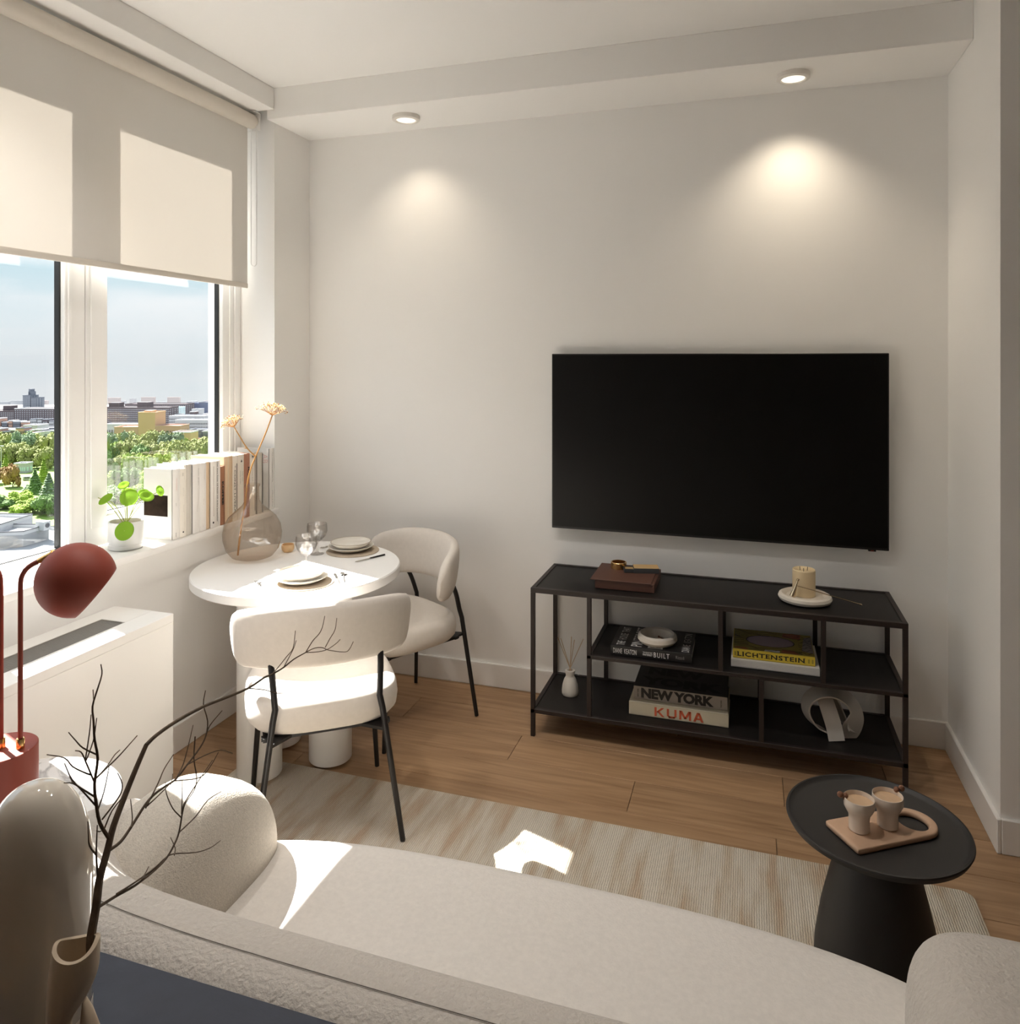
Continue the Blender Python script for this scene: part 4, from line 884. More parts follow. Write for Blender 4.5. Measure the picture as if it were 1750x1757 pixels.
# ------------------------------------------------------------------ sofa
sf_ = thing('sofa', 'cream boucle sofa with a rolled back and round bolster ends', 'sofa', (-0.42, 1.3, 0))
def sup(cx_, cy_, a, b, n, N=72):
    s = lambda v: math.copysign(abs(v)**(2.0/n), v)
    return [(cx_+a*s(cos(2*pi*i/N)), cy_+b*s(sin(2*pi*i/N))) for i in range(N)]
SO = sup(-0.42, 1.30, 0.955, 0.425, 3.0)
def seatrings(outline, cx_, cy_, lv):
    return [[Vector((cx_+(x-cx_)*(1-f_/0.955*1.0), cy_+(y_-cy_)*(1-f_/0.425), z)) for x, y_ in outline] for f_, z in lv]
MB().loft(seatrings(SO, -0.42, 1.30, [(0.05, 0.10), (0.015, 0.13), (0.002, 0.20), (0.0, 0.30), (0.004, 0.355), (0.016, 0.392), (0.036, 0.414), (0.065, 0.423), (0.12, 0.426), (0.22, 0.427)])).build('seat', M['sofaseat'], sf_, sharp=80)
MB().loft(seatrings(sup(-0.42, 1.30, 0.85, 0.36, 3.0), -0.42, 1.30, [(0.0, 0.011), (0.0, 0.105)])).build('plinth', M['black'], sf_, sharp=60)
bp_ = curve([(-1.335, 1.47, 0), (-1.345, 1.37, 0), (-1.335, 1.25, 0), (-1.285, 1.145, 0), (-1.165, 1.078, 0), (-0.95, 1.052, 0), (-0.6, 1.045, 0), (-0.1, 1.045, 0), (0.25, 1.055, 0), (0.42, 1.10, 0), (0.52, 1.22, 0), (0.545, 1.36, 0)], 9)
R_ = []; seam = []
for i, p in enumerate(bp_):
    t_ = (bp_[min(i+1, len(bp_)-1)]-bp_[max(i-1, 0)]).normalized(); n_ = Vector((t_.y, -t_.x, 0))       # outward (towards the camera side)
    f_ = i/(len(bp_)-1); e_ = min(1.0, (f_/0.05 if f_ < 0.5 else (1-f_)/0.10)); k_ = 0.30+0.70*sqrt(max(0, 1-(1-e_)**2)); tp = 0.655-0.06*(1-e_)
    if f_ < 0.2: tp -= 0.09*(0.2-f_)/0.2
    if f_ > 0.8: tp -= 0.10*(f_-0.8)/0.2
    ring = []
    for k in range(28):
        a = 2*pi*k/28; c_ = math.copysign(abs(cos(a))**0.72, cos(a)); s_ = math.copysign(abs(sin(a))**0.72, sin(a))
        ring.append(p+n_*(0.128*k_*c_)+Z*((tp+0.12)/2+(tp-0.12)/2*(s_ if s_ > 0 else s_)))
    R_.append(ring); seam.append(p+n_*0.012+Z*(tp+0.0004))
MB().loft(R_).build('backrest', M['sofa'], sf_, sharp=80)
MB().tube(seam[18:-4], 0.0007, 5).build('seam', M['seam'], sf_)
bsl = []
for i in range(33):
    t_ = -1+2*i/32; t_ = math.copysign(1-(1-abs(t_))**1.6, t_); tt = min(0.9995, abs(t_))
    h_ = 0.232*(1-tt**2.1)**(1/2.1)+0.004; w_ = 0.135*(1-tt**3.5)**(1/3.5)+0.002
    bsl.append([Vector((-1.215+w_*math.copysign(abs(cos(a))**0.60, cos(a)), 1.36+0.265*t_, 0.42+(h_ if sin(a) > 0 else 0.5*h_)*math.copysign(abs(sin(a))**0.80, sin(a)))) for a in [2*pi*k/44 for k in range(44)]])
MB().loft(bsl).build('bolster', M['linen'], sf_, sharp=80)
MB().sell((0.43, 1.36, 0.45), (0.175, 0.235, 0.165), 0.62, 0.62, 24, 56).build('bolster', M['sofa'], sf_, sharp=80)

# ------------------------------------------------------------------ black coffee table, board and cups
KC = Vector((0.298, 2.045, 0)); KZ = 0.48
kt = thing('coffee_table', 'round charcoal side table with a tray top and swollen foot at the right', 'table', KC)
KR = 0.210
MB().lathe([(0.0, KZ-0.022), (KR-0.03, KZ-0.022), (KR-0.006, KZ-0.016), (KR, KZ-0.004), (KR-0.001, KZ), (KR-0.006, KZ+0.0005), (KR-0.012, KZ-0.006), (KR-0.018, KZ-0.008), (0.0, KZ-0.008)], 96, KC).build('tray_top', M['coffee'], kt)
MB().lathe([(0.0, 0.0105), (0.128, 0.0105), (0.142, 0.03), (0.146, 0.08), (0.142, 0.16), (0.128, 0.25), (0.106, 0.34), (0.084, 0.41), (0.070, KZ-0.022), (0.0, KZ-0.022)], 72, KC).build('foot', M['coffee'], kt, sharp=60)
BZ0 = KZ-0.0078
P4 = [on(u, v, z=BZ0+0.014) for u, v in ((1416, 1407), (1471, 1459), (1632, 1425), (1560, 1381))]
ax_ = ((P4[2]-P4[1])+(P4[3]-P4[0])).normalized(); ay_ = Vector((-ax_.y, ax_.x, 0))
bo = (P4[0]+P4[1])/2; hw = (P4[0]-P4[1]).length/2*0.98
out = [bo+ay_*hw, bo-ay_*hw]; Lb = 0.205
out = []
for x_, y_ in [(0.0, hw-0.006), (0.002, hw-0.001), (0.008, hw)]+[(Lb+0.0+hw*sin(a)*0.98, hw*cos(a)) for a in [pi*i/24 for i in range(25)]]+[(0.008, -hw), (0.002, -hw+0.001), (0.0, -hw+0.006)]:
    p = bo+ax_*x_+ay_*y_; out.append((p.x, p.y))
hole = []
for i in range(32):
    a = 2*pi*i/32; p = bo+ax_*(Lb+0.002+0.033*cos(a))+ay_*(0.038*sin(a)); hole.append((p.x, p.y))
def board():
    mb = MB(); bm = mb.bm
    import mathutils
    def ring(poly, z): return [bm.verts.new((x, y_, z)) for x, y_ in poly]
    cen = Vector((sum(p[0] for p in out)/len(out), sum(p[1] for p in out)/len(out), 0)); hc = Vector((sum(p[0] for p in hole)/32, sum(p[1] for p in hole)/32, 0))
    shr = lambda poly, c, d: [((Vector((x, y_, 0))-c)*(1-d/max(1e-6, (Vector((x, y_, 0))-c).length))+c).to_2d()[:] for x, y_ in poly]
    O = [ring(shr(out, cen, .004), BZ0), ring(out, BZ0+0.004), ring(out, BZ0+0.011), ring(shr(out, cen, .0015), BZ0+0.0135), ring(shr(out, cen, .004), BZ0+0.0145)]
    I = [ring(shr(hole, hc, -.004), BZ0), ring(hole, BZ0+0.004), ring(hole, BZ0+0.010), ring(shr(hole, hc, -.0015), BZ0+0.013), ring(shr(hole, hc, -.004), BZ0+0.0145)]
    for R2 in (O, I):
        for A, B in zip(R2, R2[1:]):
            for k in range(len(A)): bm.faces.new((A[k], A[(k+1) % len(A)], B[(k+1) % len(A)], B[k]))
    for o_, i_ in ((O[0], I[0]), (O[-1], I[-1])):
        ed = []
        for R2 in (o_, i_):
            for k in range(len(R2)):
                e2 = bm.edges.get((R2[k], R2[(k+1) % len(R2)])); ed.append(e2)
        bmesh.ops.triangle_fill(bm, use_beauty=True, use_dissolve=False, edges=ed)
    return mb
tag(board().build('serving_board', M['beech'], sharp=50), 'pinkish wooden serving board with an oval hand hole on the charcoal table', 'board')
def cup(c, side, label):
    t = thing('coffee_cup', label, 'cup', c)
    MB().lathe([(0.0, 0.0), (0.021, 0.0), (0.0235, 0.002), (0.0235, 0.030), (0.0245, 0.038), (0.030, 0.047), (0.0345, 0.056), (0.0352, 0.066), (0.0345, 0.076), (0.0335, 0.0765), (0.0328, 0.072), (0.0325, 0.0645), (0.0, 0.0645)], 48, c).build('body', M['cup'], t)
    MB().lathe([(0.0, 0.0652), (0.0322, 0.0652), (0.0322, 0.0660), (0.0, 0.0662)], 40, c).build('coffee', M['latte'], t)
    h = MB(); o_ = c+RGT*(0.0335*side)+FWD*(0.018 if side > 0 else 0.006)+Z*0.078
    h.ball(o_+RGT*(0.003*-side)+Z*0.000, (0.0068, 0.0068, 0.0072), 2).ball(o_+RGT*(0.0095*side)+Z*0.003, (0.0075, 0.006, 0.0078), 2).tube([o_-Z*0.011-RGT*0.001*side, o_+Z*0.0], [0.0025, 0.005], 8)
    h.build('bead_handle', M['nut'], t); return t
ct = BZ0+0.0147
cup(on(1474, 1423, z=ct), -1, 'white footed cup of milky coffee nearer the camera, beads on its left rim')
cup(on(1523, 1417, z=ct), 1, 'white footed cup of milky coffee nearer the board hole, beads on its right rim')

# ------------------------------------------------------------------ marble table and red lamp at the left
MC = Vector((-1.725, 1.385, 0)); MZ = 0.52
mt = thing('marble_table', 'round white veined marble side table under the red lamp', 'table', MC)
MB().lathe([(0.0, MZ-0.02), (0.236, MZ-0.02), (0.240, MZ-0.016), (0.240, MZ-0.004), (0.236, MZ), (0.0, MZ)], 80, MC).build('tabletop', M['marble'], mt)
MB().lathe([(0.0, 0.0105), (0.13, 0.0105), (0.13, 0.022), (0.03, 0.026), (0.025, 0.05), (0.025, MZ-0.02), (0.0, MZ-0.02)], 40, MC).build('pedestal', M['white'], mt)
LD = 1.70
lb = at(0, 1283, LD); LZ = lb.z-0.0
lp = thing('desk_lamp', 'terracotta red desk lamp with two stems and dome shades on the marble table', 'lamp', (lb.x, lb.y, MZ+0.0004))
LR = at(65, 1283, LD)-lb; LR = LR.length*0.87
LC = Vector((lb.x, lb.y, 0))
MB().lathe([(0.0, MZ+0.0004), (LR-0.002, MZ+0.0004), (LR, MZ+0.003), (LR, LZ-0.002), (LR-0.002, LZ), (0.0, LZ)], 72, LC).build('base', M['red'], lp)
def stem(u0, u1, vb, pts, nm='stem'):
    base = at(u0, vb, LD); base.z = LZ
    path = [base]+[at(u, v, LD+dd) for u, v, dd in pts]
    MB().tube([path[0], path[1]]+curve(path[1:], 8)[1:], 0.0053, 14).build(nm, M['red'], lp)
    MB().lathe([(0.0, 0.0), (0.0085, 0.0), (0.0085, 0.020), (0.0075, 0.022), (0.0, 0.022)], 28, base).build('collar', M['brass'], lp)
    return path
pth = stem(35, 35, 1277, [(35, 1010, 0), (36.5, 992, 0), (44, 978, 0), (55, 969, 0), (67, 962.5, 0)])
j0, j1, j2 = at(67, 962.5, LD), at(91, 949, LD), at(99, 957, LD+0.01)
MB().tube([j0, j1], 0.0062, 16).build('arm_joint', M['brass'], lp); MB().tube([j1-(j2-j1).normalized()*0.004, j2], 0.0072, 16).build('arm_joint', M['brass'], lp)
def shade(cu, cv, dd, R_px, dirv, nm='shade'):
    c = at(cu, cv, LD+dd); R0 = R_px/FPX*(LD+dd); a_ = dirv.normalized()
    Mx = Z.rotation_difference(a_).to_matrix().to_4x4()       # opening towards +z local
    ph = [pi*i/26 for i in range(27)]; cut = 0.62
    pr = [(R0*sin(p), -R0*cos(p)*1.0) for p in ph if -cos(p) < cut] 
    rc_ = sqrt(1-cut*cut)*R0; pr = pr+[(rc_, cut*R0)]
    inn = [(max(0.0, r-0.002) if r > 1e-6 else 0.0, z+(0.002 if z < 0 else 0)) for r, z in pr][::-1]
    inn[0] = (rc_-0.002, cut*R0)
    MB().lathe(pr+inn, 64, c, Mx, cap=False).build(nm, M['red'], lp, sharp=60)
    MB().ball(c, 0.022, 2).build('bulb', M['white'], lp)
shade(131, 995, 0.012, 62.5, RGT*0.72+FWD*0.30-Z*0.66)
stem(1.5, 1.5, 1285, [(1.5, 1008, 0), (0, 990, 0), (-7, 976, 0), (-18, 967, 0), (-30, 960, 0)])
MB().tube([at(-30, 960, LD), at(-54, 948, LD)], 0.0062, 16).build('arm_joint', M['brass'], lp)
shade(-96, 994, 0.012, 62.5, RGT*-0.72+FWD*0.30-Z*0.66)

# ------------------------------------------------------------------ slate console behind the sofa, dome and vase on it
QZ = 0.72
kb = thing('sofa_table', 'slate blue console table behind the sofa, its top in the foreground', 'console', (-0.55, 0.70, 0))
MB().box((-1.30, 0.50, QZ-0.035), (0.55, 0.900, QZ), 0.002, 1).build('tabletop', M['greyoak'], kb)
for x in (-1.27, 0.47):
    MB().box((x, 0.52, 0.0), (x+0.05, 0.88, QZ-0.035), 0.002, 1).build('side_panel', M['greyoak'], kb)
DD = 0.95; dc = at(62, 1700, DD); dc.z = QZ+0.0004; DRr = 86/FPX*DD
dm = thing('glazed_dome', 'tall glossy taupe ceramic dome on the slate console at far left', 'ornament', dc)
DH = 1.62-(1346-HOR)/FPX*DD-QZ
sz = 0.075
MB().lathe([(0.0, 0.0), (DRr*0.985, 0.0), (DRr, 0.003), (DRr, sz-0.002), (DRr*0.99, sz), (0.0, sz)], 72, dc).build('base', M['taupe'], dm)
pr = [(DRr*0.99, sz+0.0006), (DRr, sz+0.003), (DRr, DH-0.115)]
pr += [(DRr*abs(cos(a))**0.80, DH-0.115+0.115*sin(a)**0.95) for a in [pi/2*i/20 for i in range(1, 20)]]+[(0.0, DH)]
MB().lathe(pr, 72, dc, cap=False).build('dome', M['taupe'], dm, sharp=60)
VD = 0.865
vb = at(128, 1800, VD); vb.z = QZ+0.0004
tv_ = thing('twisted_vase', 'sand-coloured twisted clay vase holding a bare branch', 'vase', vb)
rimz = at(131, 1622, VD).z; hv = rimz-vb.z; R_ = []; In = []
rw = 44/FPX*VD
lev = [(0.0, 0.50, 0.70, 0.008, 0.0), (0.15, 0.46, 0.66, 0.000, 0.1), (0.30, 0.42, 0.62, -0.008, 0.2), (0.42, 0.36, 0.58, -0.015, 0.4), (0.54, 0.35, 0.58, -0.0170, 0.7), (0.62, 0.42, 0.62, -0.0165, 1.0), (0.72, 0.70, 0.72, -0.0090, 1.4), (0.84, 0.94, 0.82, -0.0025, 1.75), (0.95, 1.0, 0.80, 0.0, 2.0), (1.0, 0.98, 0.76, 0.001, 2.05)]
def vring(f_, a_, b_, ox, tw, k_=1.0, dz=0.0):
    rr = []
    for i in range(40):
        th = 2*pi*i/40; dent = 1-0.22*max(0, cos(th-tw-1.2))**3-0.10*max(0, cos(th-tw+1.9))**4
        p = RGT*(a_*rw*k_*cos(th)*dent+ox)+FWD*(b_*rw*k_*sin(th)*dent)
        rr.append(vb+p+Z*(hv*f_+dz+(0.005*sin(2*th+1.0) if f_ > 0.9 else 0)))
    return rr
LV = curve([Vector((a, b_, c)) for a, b_, c, d_, e2 in lev], 4); LW_ = curve([Vector((d_, e2, 0)) for a, b_, c, d_, e2 in lev], 4)
R_ = [vring(p.x, p.y, p.z, q2.x, q2.y) for p, q2 in zip(LV, LW_)]
I_ = [vring(p.x, p.y, p.z, q2.x, q2.y, 0.80) for p, q2 in zip(LV, LW_) if p.x > 0.3][::-1]
MB().loft(R_+I_).build('body', M['vaseclay'], tv_, sharp=60)
lo = [(0.0, 0.95, 0.80, 0.010), (0.12, 0.90, 0.76, 0.010), (0.28, 0.74, 0.64, 0.012), (0.42, 0.56, 0.52, 0.014), (0.54, 0.36, 0.42, 0.014), (0.64, 0.18, 0.30, 0.011), (0.70, 0.05, 0.15, 0.008)]
MB().loft([[vb+RGT*(a*rw*cos(2*pi*i/36)+o2)+FWD*(b_*rw*sin(2*pi*i/36)+0.006)+Z*(hv*f_) for i in range(36)] for f_, a, b_, o2 in lo]).build('twisted_foot', M['vaseclay'], tv_, sharp=60)

# bare branch: each twig a tapering tube set at its own distance
br_ = thing('branch', 'bare dark brown branch with many fine twigs in the twisted vase', 'branch', vb+Z*0.05)
c7 = lambda x, y_: (x/2.802, 1130+y_/2.802)
c4 = lambda x, y_: (300+x/4.167, 860+y_/4.167)
def bdep(u, v):                                                    # the branch leans away as it rises to the right, its left sprigs lean nearer
    return VD+0.02+0.00085*max(0, u-165)+0.00010*max(0, 1600-v)-0.0005*max(0, 165-u)
twn = 0
def twig(P_, r0, r1, off=0.0, n=3):
    global twn; twn += 1
    pts = []
    for i, (u, v) in enumerate(P_):
        f_ = i/(len(P_)-1); pts.append(at(u, v, bdep(u, v)+off*f_))
    q2 = curve(pts, n); N = len(q2)
    sc_ = lambda i: (r0+(r1-r0)*i/(N-1))/FPX*VD
    MB().tube(q2, [1.25*sc_(i)+0.00022 for i in range(N)], 7 if r0 > 2 else 5).build('twig', M['twig'], br_)
A = lambda *p: [c7(*q2) for q2 in p]; B4 = lambda *p: [c4(*q2) for q2 in p]
trunk = [(157, 1640)]+A((437,1340),(462,1190),(478,1060),(515,925),(545,805),(600,660),(655,525),(703,415))
twig(trunk, 6.2, 3.2)
twig(A((703,415),(752,368),(850,300),(975,232),(1080,190),(1192,143))+B4((640,1260),(690,1240),(775,1190),(850,1130),(935,1082)), 3.0, 0.75)
twig(B4((935,1082),(985,1000),(1030,950),(1055,900),(1072,820)), 0.75, 0.4)
twig(B4((935,1080),(1000,1050),(1055,1047),(1100,1065),(1215,1078),(1250,1055),(1276,1003)), 0.75, 0.4)
twig(B4((1075,1045),(1110,980),(1145,920),(1158,835)), 0.65, 0.4)
twig(B4((938,1081),(1010,1078),(1085,1062),(1150,1020),(1182,988)), 0.65, 0.4)
twig(B4((690,1243),(745,1180),(800,1110),(845,1050),(862,925)), 0.7, 0.4)
twig(B4((775,1193),(820,1110),(850,1050),(868,995)), 0.65, 0.4)
twig(A((1192,143),(1270,150),(1325,165),(1382,168)), 0.8, 0.4)
twig(A((960,236),(1010,212),(1050,206)), 0.9, 0.4)
twig(A((522,862),(480,790),(462,690),(455,600),(470,480),(455,390),(450,300),(445,230),(468,150),(490,75),(485,28)), 2.4, 0.5, -0.02)
for P_, r0 in (((( 450,200),(447,150)), .6), (((472,465),(400,430),(365,395),(330,355)), 1.0), (((440,560),(410,550),(350,520),(310,478),(225,462)), 1.1), (((452,590),(410,490),(390,450),(362,443)), 1.1),
               (((462,575),(530,510),(580,460),(660,370)), 1.2), (((478,560),(520,510),(550,465),(576,440)), .9), (((410,490),(430,360),(438,270)), .8), (((415,490),(450,390),(465,285)), .8),
               (((462,668),(400,630),(350,600),(308,598)), 1.2), (((465,712),(400,640),(345,580),(310,503)), 1.1), (((350,600),(342,580),(334,568)), .7), (((470,730),(500,640),(525,520)), 1.0),
               (((490,775),(540,710),(580,650),(587,600),(565,550)), 1.1), (((500,822),(540,730),(600,655)), 1.0), (((472,1055),(463,940),(468,800)), 1.6), (((463,945),(430,900),(425,850),(422,783)), 1.2), (((465,828),(478,832),(492,826)), .7)):
    twig(A(*P_), r0, 0.45, random.uniform(-.03, .02))
twig(A((520,925),(580,880),(630,810),(700,700),(745,650),(800,610),(845,580),(900,510),(960,430),(990,370),(998,300),(978,220),(988,153)), 2.2, 0.5, 0.02)
for P_, r0 in ((((990,370),(1010,320),(1068,250)), .8), (((845,580),(880,510),(910,400),(928,320)), .9), (((900,510),(985,465),(1060,440),(1118,455)), .8), (((840,588),(960,572),(1010,520),(1050,450)), .9),
               (((700,720),(760,600),(790,530),(835,460)), 1.0), (((700,715),(760,660),(830,590)), 1.0), (((938,375),(932,480),(945,570),(935,630),(890,700),(875,760)), .9),
               (((630,812),(636,765),(627,675)), .9), (((820,605),(828,580),(830,555)), .6)):
    twig(A(*P_), r0, 0.4, random.uniform(-.02, .04))
twig(A((470,1197),(560,1140),(650,1090),(740,1020),(800,960),(840,890),(862,830),(880,720),(890,690),(940,610),(970,565),(1022,488)), 2.0, 0.5, 0.03)
for P_, r0 in ((((560,1132),(650,1075),(740,1010),(800,955),(840,938),(940,932),(1010,910),(1060,875)), 1.2), (((862,835),(940,760),(1000,680),(1062,640)), .9), (((872,765),(830,720),(800,650),(795,595)), .8),
               (((872,745),(876,660),(876,585)), .8), (((838,945),(842,910),(820,860)), .8), (((680,1065),(700,1030),(715,1000)), .8)):
    twig(A(*P_), r0, 0.4, random.uniform(0, .04))

# ------------------------------------------------------------------ the city outside
HG = 60.0; GZ = H-HG
def gp(u, d): p = at(u, HOR, d); return Vector((p.x, p.y, GZ))       # ground point below pixel column u at depth d
M['lawn'] = mat('lawn', (0.13, 0.20, 0.030), 0.95, var=(0.02, 0.25))
M['asphalt'] = mat('pale_roofing', (0.22, 0.225, 0.23), 0.9, var=(0.15, 0.06))
M['ground'] = mat('city_ground', (0.20, 0.20, 0.205), 0.95, var=(0.008, 0.3))
M['roofwhite'] = mat('white_parapet', (0.40, 0.40, 0.40), 0.7)
M['blockbrown'] = mat('plum_brick', (0.085, 0.066, 0.073), 0.9, var=(0.05, 0.12))
M['blockgrey'] = mat('blue_grey_concrete', (0.13, 0.14, 0.165), 0.9, var=(0.05, 0.1))
M['ochre'] = mat('ochre_brick', (0.40, 0.26, 0.15), 0.9, var=(0.05, 0.08))
M['ochre2'] = mat('salmon_brick', (0.36, 0.22, 0.165), 0.9, var=(0.05, 0.08))
M['navy'] = mat('navy_cladding', (0.07, 0.095, 0.17), 0.6)
M['palepink'] = mat('haze_paled_pink_render', (0.42, 0.36, 0.345), 0.9)  # distance haze is put into this paler colour of the far towers
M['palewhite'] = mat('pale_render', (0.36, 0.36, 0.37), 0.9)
M['teal'] = mat('pale_teal_glass', (0.40, 0.52, 0.53), 0.4)
M['winlight'] = mat('pale_window', (0.30, 0.31, 0.335), 0.4)
M['windark'] = mat('dark_window', (0.05, 0.05, 0.06), 0.3)
M['bark'] = mat('bark', (0.12, 0.09, 0.06), 0.9)
FOL = [mat('foliage_%s' % nm, c, 0.8, var=(0.35, 0.45), objvar=0.18, spec=0.2) for nm, c in (('olive', (0.225, 0.25, 0.075)), ('bright', (0.195, 0.285, 0.03)), ('deep', (0.095, 0.165, 0.045)), ('rust', (0.27, 0.165, 0.06)), ('bluish', (0.15, 0.21, 0.115)))]
def land(z, d0, d1): return MB().prism([tuple(at(u, HOR, d).to_2d()) for u, d in ((-1500, d1), (1100, d1), (1100, d0), (-1500, d0))], z-2, z)
gr = struct('ground', land(GZ, 30, 1000), M['ground'])
GZ2 = GZ-75; struct('ground_plain', land(GZ2, 1020, 2250), M['ground'])          # lower plain beyond the town
lw_ = MB(); c0 = gp(60, 380)
lw_.prism([tuple(gp(u, d).to_2d()) for u, d in ((-500, 560), (620, 560), (620, 270), (-500, 270))], GZ, GZ+0.3)
tag(lw_.build('lawn', M['lawn']), 'green park lawn far below between the trees', 'lawn', kind='structure')

def frame(u, d):
    """axes of a building facing the window: along the facade, and away"""
    return gp(u, d)
def building(label, u0, u1, d, ztop, m, dep=18, floors=6, cols=12, wm=None, yaw=0.0, cap=None, capm=None, group=None, wf=(0.5, 0.45), name='building', gz=None):
    gz = GZ if gz is None else gz
    a = gp(u0, d); b_ = gp(u1, d); c = (a+b_)/2; c.z = gz; wd = (b_-a).length; ex = (b_-a).normalized(); ey = Vector((-ex.y, ex.x, 0))
    t = thing(name, label, 'building', c, atan2(ex.y, ex.x)+yaw, group)
    h = at(u0, ztop, d).z-gz
    B = lambda mb, nm, mm, kind=None: mb.build(nm, mm, t, world=False, kind=kind)
    B(MB().box((-wd/2, 0, 0), (wd/2, dep, h)), 'walls', m)
    B(MB().box((-wd/2-0.15, -0.15, h), (wd/2+0.15, 0.5, h+0.7)).box((-wd/2-0.15, dep-0.5, h), (wd/2+0.15, dep+0.15, h+0.7)).box((-wd/2-0.15, 0.5, h), (-wd/2+0.4, dep-0.5, h+0.7)).box((wd/2-0.4, 0.5, h), (wd/2+0.15, dep-0.5, h+0.7)), 'parapet', capm or m)
    if wm:
        wmb = MB(); fh = h/(floors+0.6); cw = wd/cols
        for i in range(floors):
            for j in range(cols):
                x = -wd/2+cw*(j+0.5); z = fh*(i+0.75)
                wmb.box((x-cw*wf[0]/2, -0.12, z-fh*wf[1]/2), (x+cw*wf[0]/2, 0.05, z+fh*wf[1]/2))
        for i in range(floors):
            for j in range(max(2, int(dep/5))):
                y_ = dep*(j+0.5)/max(2, int(dep/5)); z = fh*(i+0.75)
                wmb.box((wd/2-0.05, y_-0.8, z-fh*wf[1]/2), (wd/2+0.1, y_+0.8, z+fh*wf[1]/2))
        B(wmb, 'windows', wm, 'stuff')
    if cap:
        for (x0, x1, hh) in cap: B(MB().box((wd*x0, dep*0.25, h), (wd*x1, dep*0.75, h+hh)), 'roof_house', capm or m)
    return t
# dark apartment slabs and the tower in the left window
building('long dark brick apartment block seen through the left window', -60, 24, 690, 706, M['blockbrown'], 20, 8, 26, M['winlight'], cap=[(0.20, 0.36, 5)], capm=M['blockbrown'])
building('dark brick apartment block with pale balconies beside the mullion of the left window', 24.6, 96, 690, 702, M['blockbrown'], 20, 8, 18, M['winlight'], capm=M['roofwhite'])
building('grey stepped tower rising over the dark blocks', 39, 52, 900, 679, M['blockgrey'], 16, 16, 5, M['winlight'], cap=[(-0.05, 0.4, 5), (0.0, 0.25, 8)], name='tower')
building('lower shoulder of grey concrete beside the stepped tower', 52.9, 62, 900, 683, M['blockgrey'], 16, 15, 4, M['winlight'])
building('low white sheds in front of the dark blocks on the left', 40, 64, 560, 731, M['palewhite'], 14, 1, 6, M['windark'])
building('low grey terrace at the far left below the dark blocks', -50, 18, 575, 738, M['palewhite'], 12, 2, 12, M['windark'])
building('low pale terrace to the right below the dark blocks', 62, 110, 600, 735, M['blockgrey'], 14, 2, 10, M['winlight'])
building('white cottage above the treetops of the left window', 52, 62, 515, 744, M['palewhite'], 9, 1, 3, M['windark'])
# right window
building('long dark brick apartment slab seen through the right window', 176, 290, 690, 700, M['blockbrown'], 20, 8, 40, M['winlight'], cap=[(-0.45, -0.30, 4.5), (-0.02, 0.15, 5.0)])
building('farther plum roofline behind the long slab', 214, 320, 800, 694, M['blockbrown'], 20, 6, 30, M['winlight'])
building('ochre brick tower block over the treetops', 237, 266, 520, 709, M['ochre'], 16, 3, 4, None, cap=[(-0.3, 0.1, 1.5)], capm=M['ochre'])
building('ochre brick wing with dark windows right of the ochre tower', 266.4, 309, 520, 732, M['ochre2'], 15, 2, 12, M['windark'], wf=(0.35, 0.6))
building('ochre brick wing left of the ochre tower', 196, 236.6, 520, 734, M['ochre2'], 15, 1, 6, M['windark'], wf=(0.3, 0.3))
building('small ochre block at the right end of the brick school', 296, 327, 486, 743, M['ochre'], 12, 1, 3, None, capm=M['palewhite'])
building('pale blue sheds left behind the ochre wing', 178, 236, 575, 729, M['palewhite'], 12, 1, 14, M['windark'])
building('navy clad block at the right edge of the view', 341, 372, 820, 691, M['navy'], 24, 6, 6, None, capm=M['blockgrey'], cap=[(-0.1, 0.35, 6)])
building('navy annex beside the navy clad block', 328, 342, 825, 693, M['navy'], 22, 6, 3, None)
building('white block in front of the navy clad block', 329, 342, 760, 703, M['palewhite'], 12, 6, 4, M['winlight'])
building('narrow white tower left of the navy blocks', 321, 330, 850, 690, M['palewhite'], 14, 9, 3, M['winlight'])
building('pale teal glazed block amid the dark slabs', 296, 307, 730, 700, M['teal'], 14, 6, 4, M['roofwhite'])
building('long pale terrace of many windows on the right', 290, 350, 665, 715, M['palewhite'], 14, 3, 24, M['blockgrey'] if False else M['windark'])
building('second pale terrace lower on the right', 300, 372, 610, 722, M['palewhite'], 14, 3, 26, M['windark'])
building('third pale terrace by the treetops on the right', 326, 374, 560, 738, M['blockgrey'], 12, 2, 14, M['winlight'])
building('small red roofed row right of the ochre school', 324, 345, 500, 756, M['ochre2'], 9, 1, 6, M['windark'])
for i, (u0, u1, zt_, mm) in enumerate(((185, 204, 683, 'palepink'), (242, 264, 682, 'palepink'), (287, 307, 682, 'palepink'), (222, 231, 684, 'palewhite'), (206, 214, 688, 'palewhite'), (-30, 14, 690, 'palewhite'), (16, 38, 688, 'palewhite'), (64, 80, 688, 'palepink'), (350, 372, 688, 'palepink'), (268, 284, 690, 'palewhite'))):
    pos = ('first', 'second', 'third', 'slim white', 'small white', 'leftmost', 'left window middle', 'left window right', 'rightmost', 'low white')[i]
    building('haze-paled tower block on the skyline, %s of its row' % pos, u0, u1, 1500+20*i, zt_, M[mm], 8, 10, 6, None, gz=GZ2)
